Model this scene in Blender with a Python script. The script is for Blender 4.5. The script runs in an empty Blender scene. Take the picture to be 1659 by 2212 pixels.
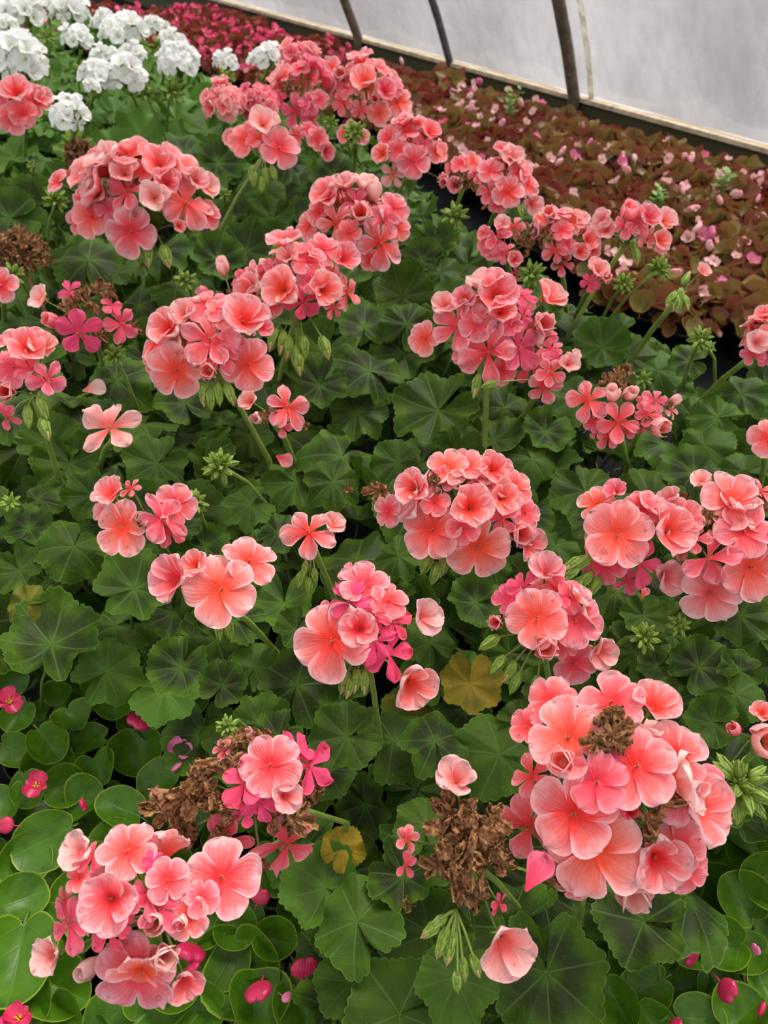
import bpy, math, random
import numpy as np
from mathutils import Vector, Matrix, Quaternion
R = random.Random(7)
C = bpy.context.scene.collection
PI = math.pi
SC = bpy.context.scene

# ------------------------------------------------------------------ camera
PITCH = math.radians(43); CAMZ = 0.95; F = 1662.0
cp, sp = math.cos(PITCH), math.sin(PITCH)
CAM = Vector((0, 0, CAMZ)); FW = Vector((0, cp, -sp)); UP = Vector((0, sp, cp)); RT = Vector((1, 0, 0))
def ray(px, py): return RT*((px-829.5)/F) + UP*((1106-py)/F) + FW
def at(px, py, z):
    """the point at height z seen in pixel px,py; also its depth"""
    d = ray(px, py); t = (z-CAMZ)/d.z
    return CAM + d*t, t
def atd(px, py, t): return CAM + ray(px, py)*t
def proj(p):
    v = Vector(p)-CAM; d = v.dot(FW)
    if d < .05: return (-9999, -9999, d)
    return (829.5+F*v.dot(RT)/d, 1106-F*v.dot(UP)/d, d)
cam = bpy.data.cameras.new('camera'); co = bpy.data.objects.new('camera', cam); C.objects.link(co); SC.camera = co
co.location = CAM; co.rotation_euler = (PI/2-PITCH, 0, 0)
cam.sensor_fit = 'VERTICAL'; cam.sensor_height = 34.6; cam.lens = 34.6*F/2212
cam.clip_start = .01
cam.dof.use_dof = True; cam.dof.focus_distance = .58; cam.dof.aperture_fstop = 11

# ------------------------------------------------------------------ materials
def new_mat(name):
    m = bpy.data.materials.new(name); m.use_nodes = True
    nt = m.node_tree; nt.nodes.clear()
    return m, nt
class G:
    """tiny node helper"""
    def __init__(s, nt): s.nt = nt
    def n(s, t, **k):
        x = s.nt.nodes.new(t)
        for a, b in k.items():
            if a.startswith('i_'): x.inputs[a[2:]].default_value = b
            else: setattr(x, a, b)
        return x
    def l(s, a, b): s.nt.links.new(a, b)
    def set(s, x, i, v):
        if hasattr(v, 'is_output') or hasattr(v, 'links'): s.l(v, x.inputs[i])
        else: x.inputs[i].default_value = v
    def m(s, op, a, b=0.0, c=0.0, clamp=False):
        x = s.n('ShaderNodeMath', operation=op, use_clamp=clamp)
        for i, v in enumerate((a, b, c)):
            s.set(x, i, v)
        return x.outputs[0]
    def mix(s, f, a, b, blend='MIX'):
        x = s.n('ShaderNodeMix', data_type='RGBA', blend_type=blend)
        s.set(x, 0, f)
        for i, v in ((6, a), (7, b)):
            s.set(x, i, v if hasattr(v, 'links') else (*v, 1))
        return x.outputs[2]
    def ss(s, v, a, b, lo=0.0, hi=1.0):
        x = s.n('ShaderNodeMapRange', interpolation_type='SMOOTHSTEP')
        s.set(x, 0, v); x.inputs[1].default_value = a; x.inputs[2].default_value = b
        x.inputs[3].default_value = lo; x.inputs[4].default_value = hi
        return x.outputs[0]
    def noise(s, scale, detail=2, rough=.5, vec=None, w=None):
        x = s.n('ShaderNodeTexNoise'); x.inputs['Scale'].default_value = scale
        x.inputs['Detail'].default_value = detail; x.inputs['Roughness'].default_value = rough
        if w is not None: x.noise_dimensions = '4D'; s.set(x, 'W', w)
        if vec is not None: s.l(vec, x.inputs['Vector'])
        return x.outputs[0]
def pc(g):
    a = g.n('ShaderNodeAttribute', attribute_name='pc'); s = g.n('ShaderNodeSeparateXYZ'); g.l(a.outputs['Vector'], s.inputs[0])
    return s.outputs[0], s.outputs[1], s.outputs[2], a.outputs['Vector']
def finish(g, col, rough=.5, trans=.0, tcol=None, spec=.5, bump=None, bstr=.3, bdist=.001, coat=0, sheen=0):
    p = g.n('ShaderNodeBsdfPrincipled'); g.set(p, 'Base Color', col if hasattr(col, 'links') else (*col, 1))
    g.set(p, 'Roughness', rough); p.inputs['Specular IOR Level'].default_value = spec
    if coat: p.inputs['Coat Weight'].default_value = coat; p.inputs['Coat Roughness'].default_value = .25
    if sheen: p.inputs['Sheen Weight'].default_value = sheen; p.inputs['Sheen Roughness'].default_value = .4
    out = g.n('ShaderNodeOutputMaterial')
    bn = None
    if bump is not None:
        b = g.n('ShaderNodeBump'); b.inputs['Strength'].default_value = bstr; b.inputs['Distance'].default_value = bdist
        g.l(bump, b.inputs['Height']); g.l(b.outputs[0], p.inputs['Normal']); bn = b.outputs[0]
    if trans > 0:
        t = g.n('ShaderNodeBsdfTranslucent'); tc = tcol if tcol is not None else col
        g.set(t, 'Color', tc if hasattr(tc, 'links') else (*tc, 1))
        if bn: g.l(bn, t.inputs['Normal'])
        mx = g.n('ShaderNodeMixShader'); mx.inputs[0].default_value = trans
        g.l(p.outputs[0], mx.inputs[1]); g.l(t.outputs[0], mx.inputs[2]); g.l(mx.outputs[0], out.inputs[0])
    else: g.l(p.outputs[0], out.inputs[0])
M = {}
def petal_mat(name, base, mid, edge, age_c, pale_c, vein):
    m, nt = new_mat(name); g = G(nt); u, v, w, vec = pc(g)
    oi = g.n('ShaderNodeObjectInfo'); sc = g.n('ShaderNodeSeparateColor'); g.l(oi.outputs['Color'], sc.inputs[0])
    age, pale = sc.outputs[0], sc.outputs[1]
    nz = g.noise(5, 2, vec=vec, w=g.m('MULTIPLY', oi.outputs['Random'], 20))
    uu = g.m('ADD', u, g.m('MULTIPLY', g.m('SUBTRACT', nz, .5), .5))
    # distance to the edge of the petal
    av = g.m('ABSOLUTE', v)
    c = g.mix(g.ss(uu, .1, .72), base, mid)
    ed = g.m('MAXIMUM', g.ss(uu, .6, 1.02), g.m('MULTIPLY', g.ss(av, .6, 1.02), g.ss(uu, .2, .5)))
    c = g.mix(g.m('MULTIPLY', ed, .85), c, edge); c = g.mix(g.ss(g.m('MAXIMUM', u, g.m('MULTIPLY', av, g.ss(u, .3, .6))), .90, 1.0, 0, .6), c, pale_c)
    # fine radiating veins
    wv = g.m('SINE', g.m('ADD', g.m('MULTIPLY', v, 30), g.m('MULTIPLY', nz, 3)))
    vf = g.m('MULTIPLY', g.ss(wv, .55, 1.0), g.ss(u, .95, .1))
    c = g.mix(g.m('MULTIPLY', vf, .55), c, vein)
    c = g.mix(g.m('MULTIPLY', age, .92), c, age_c)
    c = g.mix(g.m('MULTIPLY', pale, g.ss(uu, .1, .8, .35, .9)), c, pale_c)
    hs = g.n('ShaderNodeHueSaturation'); g.l(c, hs.inputs['Color'])
    g.set(hs, 'Value', g.m('ADD', g.m('MULTIPLY', oi.outputs['Random'], .16), .93))
    g.set(hs, 'Hue', g.m('ADD', g.m('MULTIPLY', g.m('SUBTRACT', oi.outputs['Random'], .5), .014), .5))
    finish(g, hs.outputs[0], .5, .38, spec=.22, bump=g.m('ADD', g.m('MULTIPLY', wv, .5), nz), bstr=.25, bdist=.0006)
    return m
M['petal'] = petal_mat('salmon_petal', (.97, .055, .030), (.97, .235, .215), (.98, .60, .64), (.92, .06, .20), (.95, .68, .62), (.85, .06, .05))
M['white_petal'] = petal_mat('white_petal', (.90, .93, .76), (.96, .96, .94), (.98, .98, .98), (.85, .8, .7), (.95, .95, .95), (.8, .82, .7))
def simple(name, col, rough=.5, trans=0, var=.3, scale=60, dark=None, spec=.4, bstr=.3, bdist=.001, **k):
    m, nt = new_mat(name); g = G(nt)
    tc = g.n('ShaderNodeTexCoord'); oi = g.n('ShaderNodeObjectInfo')
    nz = g.noise(scale, 4, .6, tc.outputs['Object'])
    c = g.mix(g.ss(nz, .3, .7), dark or tuple(x*(1-var) for x in col), col)
    finish(g, c, rough, trans, spec=spec, bump=nz, bstr=bstr, bdist=bdist, **k)
    return m
M['dead'] = simple('withered_petal', (.50, .25, .10), .6, .2, scale=5, dark=(.13, .045, .016), bstr=.8, bdist=.002)
M['stalk'] = simple('flower_stalk', (.24, .34, .06), .5, .08, scale=40, dark=(.16, .24, .04))
M['petiole'] = simple('leaf_stalk', (.10, .19, .025), .5, .1, scale=40, dark=(.06, .12, .018))
M['bud'] = simple('green_bud', (.30, .42, .06), .45, .15, scale=4, dark=(.16, .27, .035))
M['budtip'] = simple('bud_tip', (.75, .40, .26), .5, .2, scale=4, dark=(.5, .45, .16))
M['stamen'] = simple('stamen', (.50, .06, .04), .5, 0, scale=9, dark=(.5, .25, .1))
M['pollen'] = simple('yellow_stamens', (.85, .55, .03), .6, .1, scale=90)
m, nt = new_mat('water_drop'); g = G(nt)
p = g.n('ShaderNodeBsdfPrincipled'); p.inputs['Base Color'].default_value = (1, 1, 1, 1); p.inputs['Roughness'].default_value = .03
p.inputs['Transmission Weight'].default_value = 1; p.inputs['IOR'].default_value = 1.4; p.inputs['Specular IOR Level'].default_value = 1.0
o_ = g.n('ShaderNodeOutputMaterial'); g.l(p.outputs[0], o_.inputs[0]); M['drop'] = m

def leaf_mat(name, c1, c2, zone, zs, rough, spec, velvet):
    """zonal geranium leaf: palmate veins, darker horseshoe zone, paler toothed edge. pc = radius, angle/2pi, lobe phase"""
    m, nt = new_mat(name); g = G(nt); r, th, ph, vec = pc(g)
    oi = g.n('ShaderNodeObjectInfo'); rnd = oi.outputs['Random']
    sc = g.n('ShaderNodeSeparateColor'); g.l(oi.outputs['Color'], sc.inputs[0])
    tc = g.n('ShaderNodeTexCoord')
    nz = g.noise(3.2, 4, .6, tc.outputs['Object'], g.m('MULTIPLY', rnd, 9))
    c = g.mix(g.ss(nz, .3, .7), c1, c2)
    c = g.mix(sc.outputs[0], c, (.085, .19, .02))      # bright young leaf
    rr = g.m('ADD', r, g.m('MULTIPLY', g.m('SUBTRACT', nz, .5), .35))
    # zone follows the lobes
    rr = g.m('SUBTRACT', rr, g.m('MULTIPLY', ph, .04))
    zn = g.m('MULTIPLY', g.ss(rr, .08, .36), g.ss(rr, .86, .52))
    zn = g.m('MULTIPLY', zn, g.m('MULTIPLY', g.ss(rnd, .0, .7, .2, 1.0), zs))
    c = g.mix(zn, c, zone)
    # veins
    main = g.m('MULTIPLY', g.ss(ph, .11, .0), 1.0)       # ph = 0 on a vein, 1 between
    thin = g.ss(g.m('MULTIPLY', ph, g.m('ADD', r, .15)), .075, .01)
    side = g.m('FRACT', g.m('SUBTRACT', g.m('MULTIPLY', r, 5.0), g.m('MULTIPLY', ph, 1.9)))
    side = g.ss(g.m('ABSOLUTE', g.m('SUBTRACT', side, .5)), .09, .0)
    side = g.m('MULTIPLY', side, g.ss(r, .25, .45))
    vn = g.m('MAXIMUM', thin, g.m('MULTIPLY', side, .45))
    c = g.mix(g.m('MULTIPLY', vn, .38), c, (.13, .24, .07))
    c = g.mix(g.ss(r, .965, 1.0, 0, .55), c, (.15, .27, .05))
    c = g.mix(sc.outputs[1], c, g.mix(g.ss(nz, .3, .7), (.20, .17, .015), (.42, .27, .02)))      # yellowing leaf
    fine = g.noise(60, 3, .6, tc.outputs['Object'])
    h = g.m('SUBTRACT', g.m('MULTIPLY', fine, .35), g.m('MULTIPLY', vn, .8))
    finish(g, c, rough, .16, spec=spec, bump=h, bstr=.55, bdist=.0012, sheen=velvet, tcol=g.mix(.5, c, (.16, .36, .03)))
    return m
M['gleaf'] = leaf_mat('geranium_leaf', (.019, .045, .003), (.058, .108, .006), (.018, .022, .009), .8, .48, .13, .0)
M['gleaf_bright'] = leaf_mat('bright_geranium_leaf', (.07, .17, .014), (.12, .27, .024), (.05, .12, .016), .3, .48, .24, .0)
def bleaf_mat(name, c1, c2, rim, c3):
    m, nt = new_mat(name); g = G(nt); r, th, ph, vec = pc(g)   # r = 0..1 from centre to edge, th = lateral, ph = length
    oi = g.n('ShaderNodeObjectInfo'); rnd = oi.outputs['Random']; tc = g.n('ShaderNodeTexCoord')
    geo = g.n('ShaderNodeNewGeometry')
    nz = g.noise(4, 3, .6, tc.outputs['Object'], g.m('MULTIPLY', rnd, 9))
    c = g.mix(g.ss(nz, .3, .7), c1, c2)
    c = g.mix(g.ss(g.m('ADD', g.m('MULTIPLY', geo.outputs['Random Per Island'], .7), g.m('MULTIPLY', nz, .5)), .35, .85), c, c3)
    av = g.m('ABSOLUTE', th)
    s = g.m('FRACT', g.m('SUBTRACT', g.m('MULTIPLY', ph, 4.5), g.m('MULTIPLY', av, 1.6)))
    side = g.ss(g.m('ABSOLUTE', g.m('SUBTRACT', s, .5)), .07, 0)
    vn = g.m('MAXIMUM', g.ss(av, .05, .0), g.m('MULTIPLY', side, .5))
    c = g.mix(g.m('MULTIPLY', vn, .3), c, tuple(min(1, x*2.2+.02) for x in c2))
    c = g.mix(g.ss(r, .945, .985, 0, .75), c, rim)
    finish(g, c, .34, .18, spec=.26, bump=g.m('SUBTRACT', g.m('MULTIPLY', nz, .5), g.m('MULTIPLY', vn, .6)), bstr=.4, bdist=.001, tcol=g.mix(.5, c, tuple(min(1, x*3) for x in c2)))
    return m
M['bleaf'] = bleaf_mat('begonia_leaf', (.014, .048, .003), (.034, .098, .005), (.28, .36, .03), (.075, .18, .008))
M['bronze'] = bleaf_mat('bronze_begonia_leaf', (.135, .032, .020), (.195, .072, .032), (.42, .075, .06), (.165, .145, .028))
M['bronze_red'] = bleaf_mat('red_bronze_begonia_leaf', (.13, .020, .018), (.21, .033, .026), (.36, .05, .04), (.15, .07, .015))
def tepal_mat(name, a, b, rim):
    m, nt = new_mat(name); g = G(nt); u, v, w, vec = pc(g); oi = g.n('ShaderNodeObjectInfo')
    nz = g.noise(6, 2, vec=vec)
    c = g.mix(g.ss(g.m('ADD', u, g.m('MULTIPLY', nz, .3)), .1, 1.0), a, b)
    c = g.mix(g.ss(u, .8, 1.0, 0, .6), c, rim)
    wv = g.m('SINE', g.m('MULTIPLY', v, 30))
    finish(g, c, .3, .25, spec=.5, bump=wv, bstr=.15, bdist=.0004)
    return m
M['tepal'] = tepal_mat('begonia_petal', (.70, .045, .13), (.60, .018, .09), (.72, .06, .18))
M['tepal_hot'] = tepal_mat('hot_pink_petal', (.86, .13, .26), (.83, .055, .19), (.86, .09, .26))
M['tepal_pale'] = tepal_mat('pale_pink_petal', (.95, .76, .74), (.94, .50, .52), (.9, .22, .28))
M['tepal_lilac'] = tepal_mat('lilac_pink_petal', (.85, .30, .50), (.80, .16, .36), (.85, .3, .5))
M['pot'] = simple('black_plastic', (.012, .012, .013), .45, scale=20, dark=(.006, .006, .007))
M['soil'] = simple('potting_soil', (.028, .018, .011), .95, scale=300, dark=(.006, .004, .003), bstr=1, bdist=.004)
M['board'] = None

# ------------------------------------------------------------------ mesh tools
class MB:
    def __init__(s): s.v = []; s.f = []; s.mi = []; s.pc = []
    def add(s, V, Fc, mi=0, pc=None):
        b = len(s.v); s.v.extend([tuple(x) for x in V]); s.f.extend([tuple(i+b for i in f) for f in Fc]); s.mi.extend([mi]*len(Fc))
        s.pc.extend([tuple(x) for x in pc] if pc is not None else [(0, 0, 0)]*len(V))
    def tube(s, pts, rad, n=7, mi=0, cap=True):
        pts = [Vector(p) for p in pts]
        if not hasattr(rad, '__len__'): rad = [rad]*len(pts)
        V = []; prev = None
        for i, p in enumerate(pts):
            t = (pts[min(i+1, len(pts)-1)]-pts[max(i-1, 0)])
            if t.length < 1e-9: t = Vector((0, 0, 1))
            t.normalize()
            if prev is None: a = t.orthogonal().normalized()
            else:
                a = prev - t*prev.dot(t)
                a = a.normalized() if a.length > 1e-6 else t.orthogonal().normalized()
            prev = a; b = t.cross(a)
            for k in range(n):
                an = 2*PI*k/n; V.append(p+(a*math.cos(an)+b*math.sin(an))*rad[i])
        Fc = [(i*n+k, i*n+(k+1) % n, (i+1)*n+(k+1) % n, (i+1)*n+k) for i in range(len(pts)-1) for k in range(n)]
        if cap: Fc += [tuple(range(n))[::-1], tuple(range((len(pts)-1)*n, len(pts)*n))]
        s.add(V, Fc, mi)
    def spindle(s, p, d, L, r, prof, n=7, mi=0):
        d = Vector(d).normalized(); p = Vector(p); k = len(prof)
        s.tube([p+d*(L*i/(k-1)) for i in range(k)], [max(1e-5, r*x) for x in prof], n, mi)
    def box(s, c, ax, h, mi=0):
        c = Vector(c); V = [c+ax[0]*(a*h[0])+ax[1]*(b*h[1])+ax[2]*(d*h[2]) for a in (-1, 1) for b in (-1, 1) for d in (-1, 1)]
        s.add(V, [(0, 1, 3, 2), (4, 6, 7, 5), (0, 4, 5, 1), (2, 3, 7, 6), (0, 2, 6, 4), (1, 5, 7, 3)], mi)
    def lathe(s, prof, n=20, mi=0, c=(0, 0, 0)):
        V = [(c[0]+r*math.cos(2*PI*k/n), c[1]+r*math.sin(2*PI*k/n), c[2]+z) for r, z in prof for k in range(n)]
        s.add(V, [(i*n+k, i*n+(k+1) % n, (i+1)*n+(k+1) % n, (i+1)*n+k) for i in range(len(prof)-1) for k in range(n)], mi)
    def mesh(s, name, mats, smooth=True):
        me = bpy.data.meshes.new(name); me.from_pydata(s.v, [], s.f)
        for m_ in mats: me.materials.append(m_)
        me.polygons.foreach_set('material_index', s.mi)
        me.polygons.foreach_set('use_smooth', [smooth]*len(s.f))
        a = me.attributes.new('pc', 'FLOAT_VECTOR', 'POINT'); a.data.foreach_set('vector', np.array(s.pc, dtype=np.float32).ravel())
        me.update(); return me
def link(name, data, parent=None, loc=None, rot=None, scale=None, color=None):
    o = bpy.data.objects.new(name, data); C.objects.link(o)
    if parent is not None: o.parent = parent
    if loc is not None: o.location = loc
    if rot is not None: o.rotation_mode = 'QUATERNION'; o.rotation_quaternion = rot
    if scale is not None: o.scale = (scale,)*3 if not hasattr(scale, '__len__') else scale
    if color is not None: o.color = color
    return o
def tag(o, label=None, cat=None, group=None, kind=None):
    if label: o['label'] = label
    if cat: o['category'] = cat
    if group: o['group'] = group
    if kind: o['kind'] = kind
    return o
def facing(d, roll=0.0):
    d = Vector(d).normalized(); return d.to_track_quat('Z', 'Y') @ Quaternion((0, 0, 1), roll)
def hsh(*a): return math.sin(sum(x*y for x, y in zip(a, (12.9898, 78.233, 37.719))))*.5+.5

# ------------------------------------------------------------------ petals and florets (unit = floret diameter 1)
def petal(mb, az, L, W, phi0, phi1, cup, ruf, rs, roll=0., z0=0., nu=11, nv=10, mi=0, base=.16, drops=0, power=.8):
    """an obovate petal leaving the centre at azimuth az, curving from slope phi0 to phi1"""
    V = []; P = []; ph = rs.uniform(0, 6); ph2 = rs.uniform(0, 6)
    x = 0.0; z = z0; us = [math.sin(i/(nu-1)*PI/2)**.9 if i else 0 for i in range(nu)]
    cen = []
    for i, u in enumerate(us):
        if i:
            du = (u-us[i-1])*L; sl = phi0+(phi1-phi0)*(u+us[i-1])/2
            x += du*math.cos(sl); z += du*math.sin(sl)
        cen.append((x, z, phi0+(phi1-phi0)*u))
    ca, sa = math.cos(az), math.sin(az)
    for i, u in enumerate(us):
        x, z, sl = cen[i]
        w = W*(base+(1-base)*min(1, (u/.62))**power)
        if u > .6: w *= math.sqrt(max(0.0, 1-((u-.6)/.4)**2.6))
        for j in range(nv):
            v = -1+2*j/(nv-1)
            y = v*w
            zz = cup*(v*v)*w + ruf*u*u*math.sin(v*4.2+ph)*L*.5 + ruf*u**3*math.sin(v*9+ph2)*L*.22 + roll*v*w
            back = -.035*L*u**6*(1-abs(math.sin(v*2.2+ph))*.8)
            px = x+back*math.cos(sl) - zz*math.sin(sl); pz = z+zz*math.cos(sl)
            V.append((px*ca-y*sa, px*sa+y*ca, pz)); P.append((u, v, 0))
    Fc = [(i*nv+j, i*nv+j+1, (i+1)*nv+j+1, (i+1)*nv+j) for i in range(nu-1) for j in range(nv-1)]
    b = len(mb.v); mb.add(V, Fc, mi, P)
    for _ in range(drops):
        i = rs.randint(4, nu-2); j = rs.randint(1, nv-2); drop(mb, Vector(mb.v[b+i*nv+j]), rs.choice((.012, .015, .018, .022, .034)))
def drop(mb, p, r, mi=3):
    n = 8; V = []; 
    for k, (rr, zz) in enumerate(((1, -.1), (.98, .25), (.7, .62), (.0001, .78))):
        for a in range(n): V.append(p+Vector((r*rr*math.cos(2*PI*a/n), r*rr*math.sin(2*PI*a/n), r*zz)))
    mb.add(V, [(i*n+k, i*n+(k+1) % n, (i+1)*n+(k+1) % n, (i+1)*n+k) for i in range(3) for k in range(n)], mi)
def calyx(mb, k=1.0):
    mb.spindle((0, 0, -.10*k), (0, 0, 1), .11*k, .028*k, (.6, 1, 1, .7), 6, 1)
    for i in range(5):
        a = i*2*PI/5+.5; d = Vector((math.cos(a), math.sin(a), .15))
        mb.spindle((0, 0, -.03*k), d, .15*k, .022*k, (.7, 1, .6, .02), 4, 1)
def stamens(mb, rs, n=7, L=.09):
    for i in range(n):
        a = rs.uniform(0, 6.3); t = rs.uniform(.1, .55)
        d = Vector((math.cos(a)*t, math.sin(a)*t, 1)).normalized()
        mb.tube([(0, 0, 0), d*L*.6, d*L], [.006, .005, .010], 4, 2)
def floret(kind, seed, mats, drops=0):
    rs = random.Random(seed*31+len(kind)+ord(kind[0])*7); mb = MB()
    if kind in 'oc':
        # two upper petals a little narrower, three broad lower ones
        f0, f1, cu = (.30, -.18, .12) if kind == 'o' else (.95, .45, .55)
        L = .50 if kind == 'o' else .56
        for i, (a, w) in enumerate(((62, .205), (118, .205), (190, .24), (270, .25), (350, .24))):
            petal(mb, math.radians(a+rs.uniform(-6, 6)), L*rs.uniform(.93, 1.05), w*(1.0 if kind == 'o' else 1.08), f0+rs.uniform(-.12, .12), f1+rs.uniform(-.25, .2), cu*rs.uniform(.4, 1.3), rs.uniform(.06, .20),
                  rs, roll=rs.uniform(.05, .3)*(1 if i % 2 else -1), z0=.004*i, drops=drops)
        calyx(mb); stamens(mb, rs)
    elif kind == 's':
        # spread, spatulate petals with gaps, some folded back: an ageing flower
        for a, w in ((60, .15), (122, .15), (195, .19), (268, .17), (345, .19)):
            if rs.random() < .03: continue
            petal(mb, math.radians(a+rs.uniform(-9, 9)), .52*rs.uniform(.85, 1.08), w*rs.uniform(.8, 1.15), rs.uniform(-.05, .5), rs.uniform(-.7, .25), rs.uniform(-.3, .6), rs.uniform(.1, .3),
                  rs, roll=rs.uniform(-.5, .5), base=.1, power=1.25, drops=drops)
        calyx(mb); stamens(mb, rs)
    elif kind == 'h':
        # deep cup, seen as an open tube
        for i in range(5):
            a = i*2*PI/5+rs.uniform(-.15, .15)
            petal(mb, a, .62, .34, 1.0, 1.38+rs.uniform(-.22, .05), .75, .035, rs, roll=.22, base=.3, drops=drops//2)
        calyx(mb); stamens(mb, rs, 6, .12)
    elif kind == 'r':
        # rolled opening bud: overlapping wraps
        for i in range(5):
            a = i*2.4; rr = .26-.028*i
            V = []; P = []; nu, nv = 9, 11; span = 2.4-.1*i
            for iu in range(nu):
                u = iu/(nu-1); rad = rr*(.35+1.1*math.sin(min(1, u*1.15)*PI*.62))*(1-.32*u*u)*(1+(.25*max(0, u-.75) if i < 2 else 0))
                for jv in range(nv):
                    v = -1+2*jv/(nv-1); an = a+v*span/2
                    q = rad*(1+.10*v)
                    V.append((q*math.cos(an), q*math.sin(an), u*(.88-.03*i)*(1-.10*abs(v)**3*(u**2)))); P.append((.25+.75*u, v, 0))
            mb.add(V, [(p*nv+q, p*nv+q+1, (p+1)*nv+q+1, (p+1)*nv+q) for p in range(nu-1) for q in range(nv-1)], 0, P)
        calyx(mb, 1.5)
    elif kind == 'x':
        petal(mb, 0, .95, .34, .15, -.1, .5, .18, rs, roll=.2, base=.1, power=1.2, drops=drops*3, nu=13, nv=11)
    elif kind == 'd':
        for i in range(7):
            petal(mb, rs.uniform(0, 6.3), rs.uniform(.34, .62), rs.uniform(.12, .22), rs.uniform(-.2, 1.3), rs.uniform(-1.6, .8), rs.uniform(-1.4, 1.4), rs.uniform(.5, 1.0), rs, roll=rs.uniform(-1, 1), nu=15, nv=13)
        V = [Vector(v) for v in mb.v]
        mb.v = [tuple(v+Vector((math.sin(v.y*41+v.z*23), math.sin(v.z*37+v.x*29), math.sin(v.x*43+v.y*31)))*.026+Vector((math.sin(v.y*97+v.z*71), math.sin(v.z*89+v.x*83), math.sin(v.x*101+v.y*67)))*.012) for v in V]
        mb.spindle((0, 0, -.1), (0, 0, 1), .2, .05, (.4, 1, .8, .3), 6, 1)
        return mb.mesh('withered_flower', [mats[4], mats[4]])
    return mb.mesh('floret', mats[:4])
def floret_set(pm, tagn):
    mats = [pm, M['stalk'], M['stamen'], M['drop'], M['dead']]
    d = {}
    for k, n in (('o', 6), ('c', 4), ('s', 6), ('h', 3), ('r', 2), ('x', 2)):
        for wet in (0, 1):
            d[k, wet] = [floret(k, i+1, mats, drops=4*wet) for i in range(n)]
    d['d', 0] = d['d', 1] = [floret('d', i+1, mats) for i in range(5)]
    return d
SAL = floret_set(M['petal'], 'salmon'); WHI = floret_set(M['white_petal'], 'white')
# petal/green material of a pale bud
def bud_mesh(seed, tip):
    mb = MB(); mb.spindle((0, 0, 0), (0, 0, 1), .62, .19, (.45, .9, 1.0, .9, .6), 8, 0)
    mb.spindle((0, 0, .5), (.05, 0, 1), .5, .15, (.85, .8, .55, .1), 8, 1)
    for i in range(4):
        a = i*PI/2+seed; mb.tube([(math.cos(a)*.08, math.sin(a)*.08, 0), (math.cos(a)*.2, math.sin(a)*.2, .3), (math.cos(a)*.14, math.sin(a)*.14, .72), (math.cos(a)*.07, math.sin(a)*.07, .9)], [.04, .07, .05, .01], 5, 0)
    return mb.mesh('bud', [M['bud'], tip])
BUDG = [bud_mesh(i, M['bud']) for i in range(3)]; BUDP = [bud_mesh(i, M['budtip']) for i in range(3)]

# ------------------------------------------------------------------ leaves
def gleaf(seed, wet=0):
    rs = random.Random(seed*97+5); mb = MB(); nt, nr = 150, 9
    nl = rs.choice((5, 7, 7)); lob = rs.uniform(.025, .085); p1, p2 = rs.uniform(0, 6), rs.uniform(0, 6); cup = rs.uniform(-.6, .6)
    gap = rs.uniform(.10, .32); ruf = rs.uniform(.08, .20); teeth = nl*rs.choice((4, 5) if nl == 7 else (5, 7)); asym = rs.uniform(-.06, .06)
    V = []; P = []
    span = PI-gap*.25
    rads = [0, .12, .28, .45, .6, .74, .86, .95, 1.0]
    for i, rr in enumerate(rads):
        for j in range(nt):
            t = -1+2*j/(nt-1); th = t*span
            ph = t*nl/2.0; fr = abs(ph-round(ph))*2                   # 0 on a vein, 1 between veins (odd number of lobes)
            out = 1+lob*math.cos(fr*PI)+.036*abs(math.sin(t*teeth*PI/2))**.6*2-.05 + asym*math.sin(th)
            out *= .96+.05*math.cos(th)
            s = max(0, (abs(t)-.90)/.10); out *= 1-.45*s*s
            r = rr*out*.5
            z = .036*math.cos(fr*PI+PI)*rr**1.2 + cup*r*r*1.6 + ruf*rr**3*.5*math.sin(3*th+p1) + ruf*.3*rr**4*math.sin(8*th+p2) + .05*rr*t*abs(t)**3
            z += -.02*(1-rr)
            V.append((r*math.sin(th), r*math.cos(th), z)); P.append((rr, th/(2*PI), fr))
    Fc = [(i*nt+j, (i+1)*nt+j, (i+1)*nt+j+1, i*nt+j+1) for i in range(nr-1) for j in range(nt-1)]
    mb.add(V, Fc, 0, P)
    k = rs.uniform(-.2, .2)
    mb.tube([(0, 0, -.02), (k*.2, -.05, -.2), (k, -.15, -.55), (k*1.5, -.16, -1.0)], [.015, .017, .018, .020], 6, 1)
    if wet:
        for _ in range(7):
            i = rs.randint(3, nr-2)*nt+rs.randint(4, nt-5); drop(mb, Vector(V[i]), rs.choice((.008, .011, .014)), 2)
    return mb
def gl(mat, wet): return [gleaf(i+1, wet).mesh('leaf', [mat, M['petiole'], M['drop']]) for i in range(12)]
GL = gl(M['gleaf'], 0); GLB = gl(M['gleaf_bright'], 0)
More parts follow.
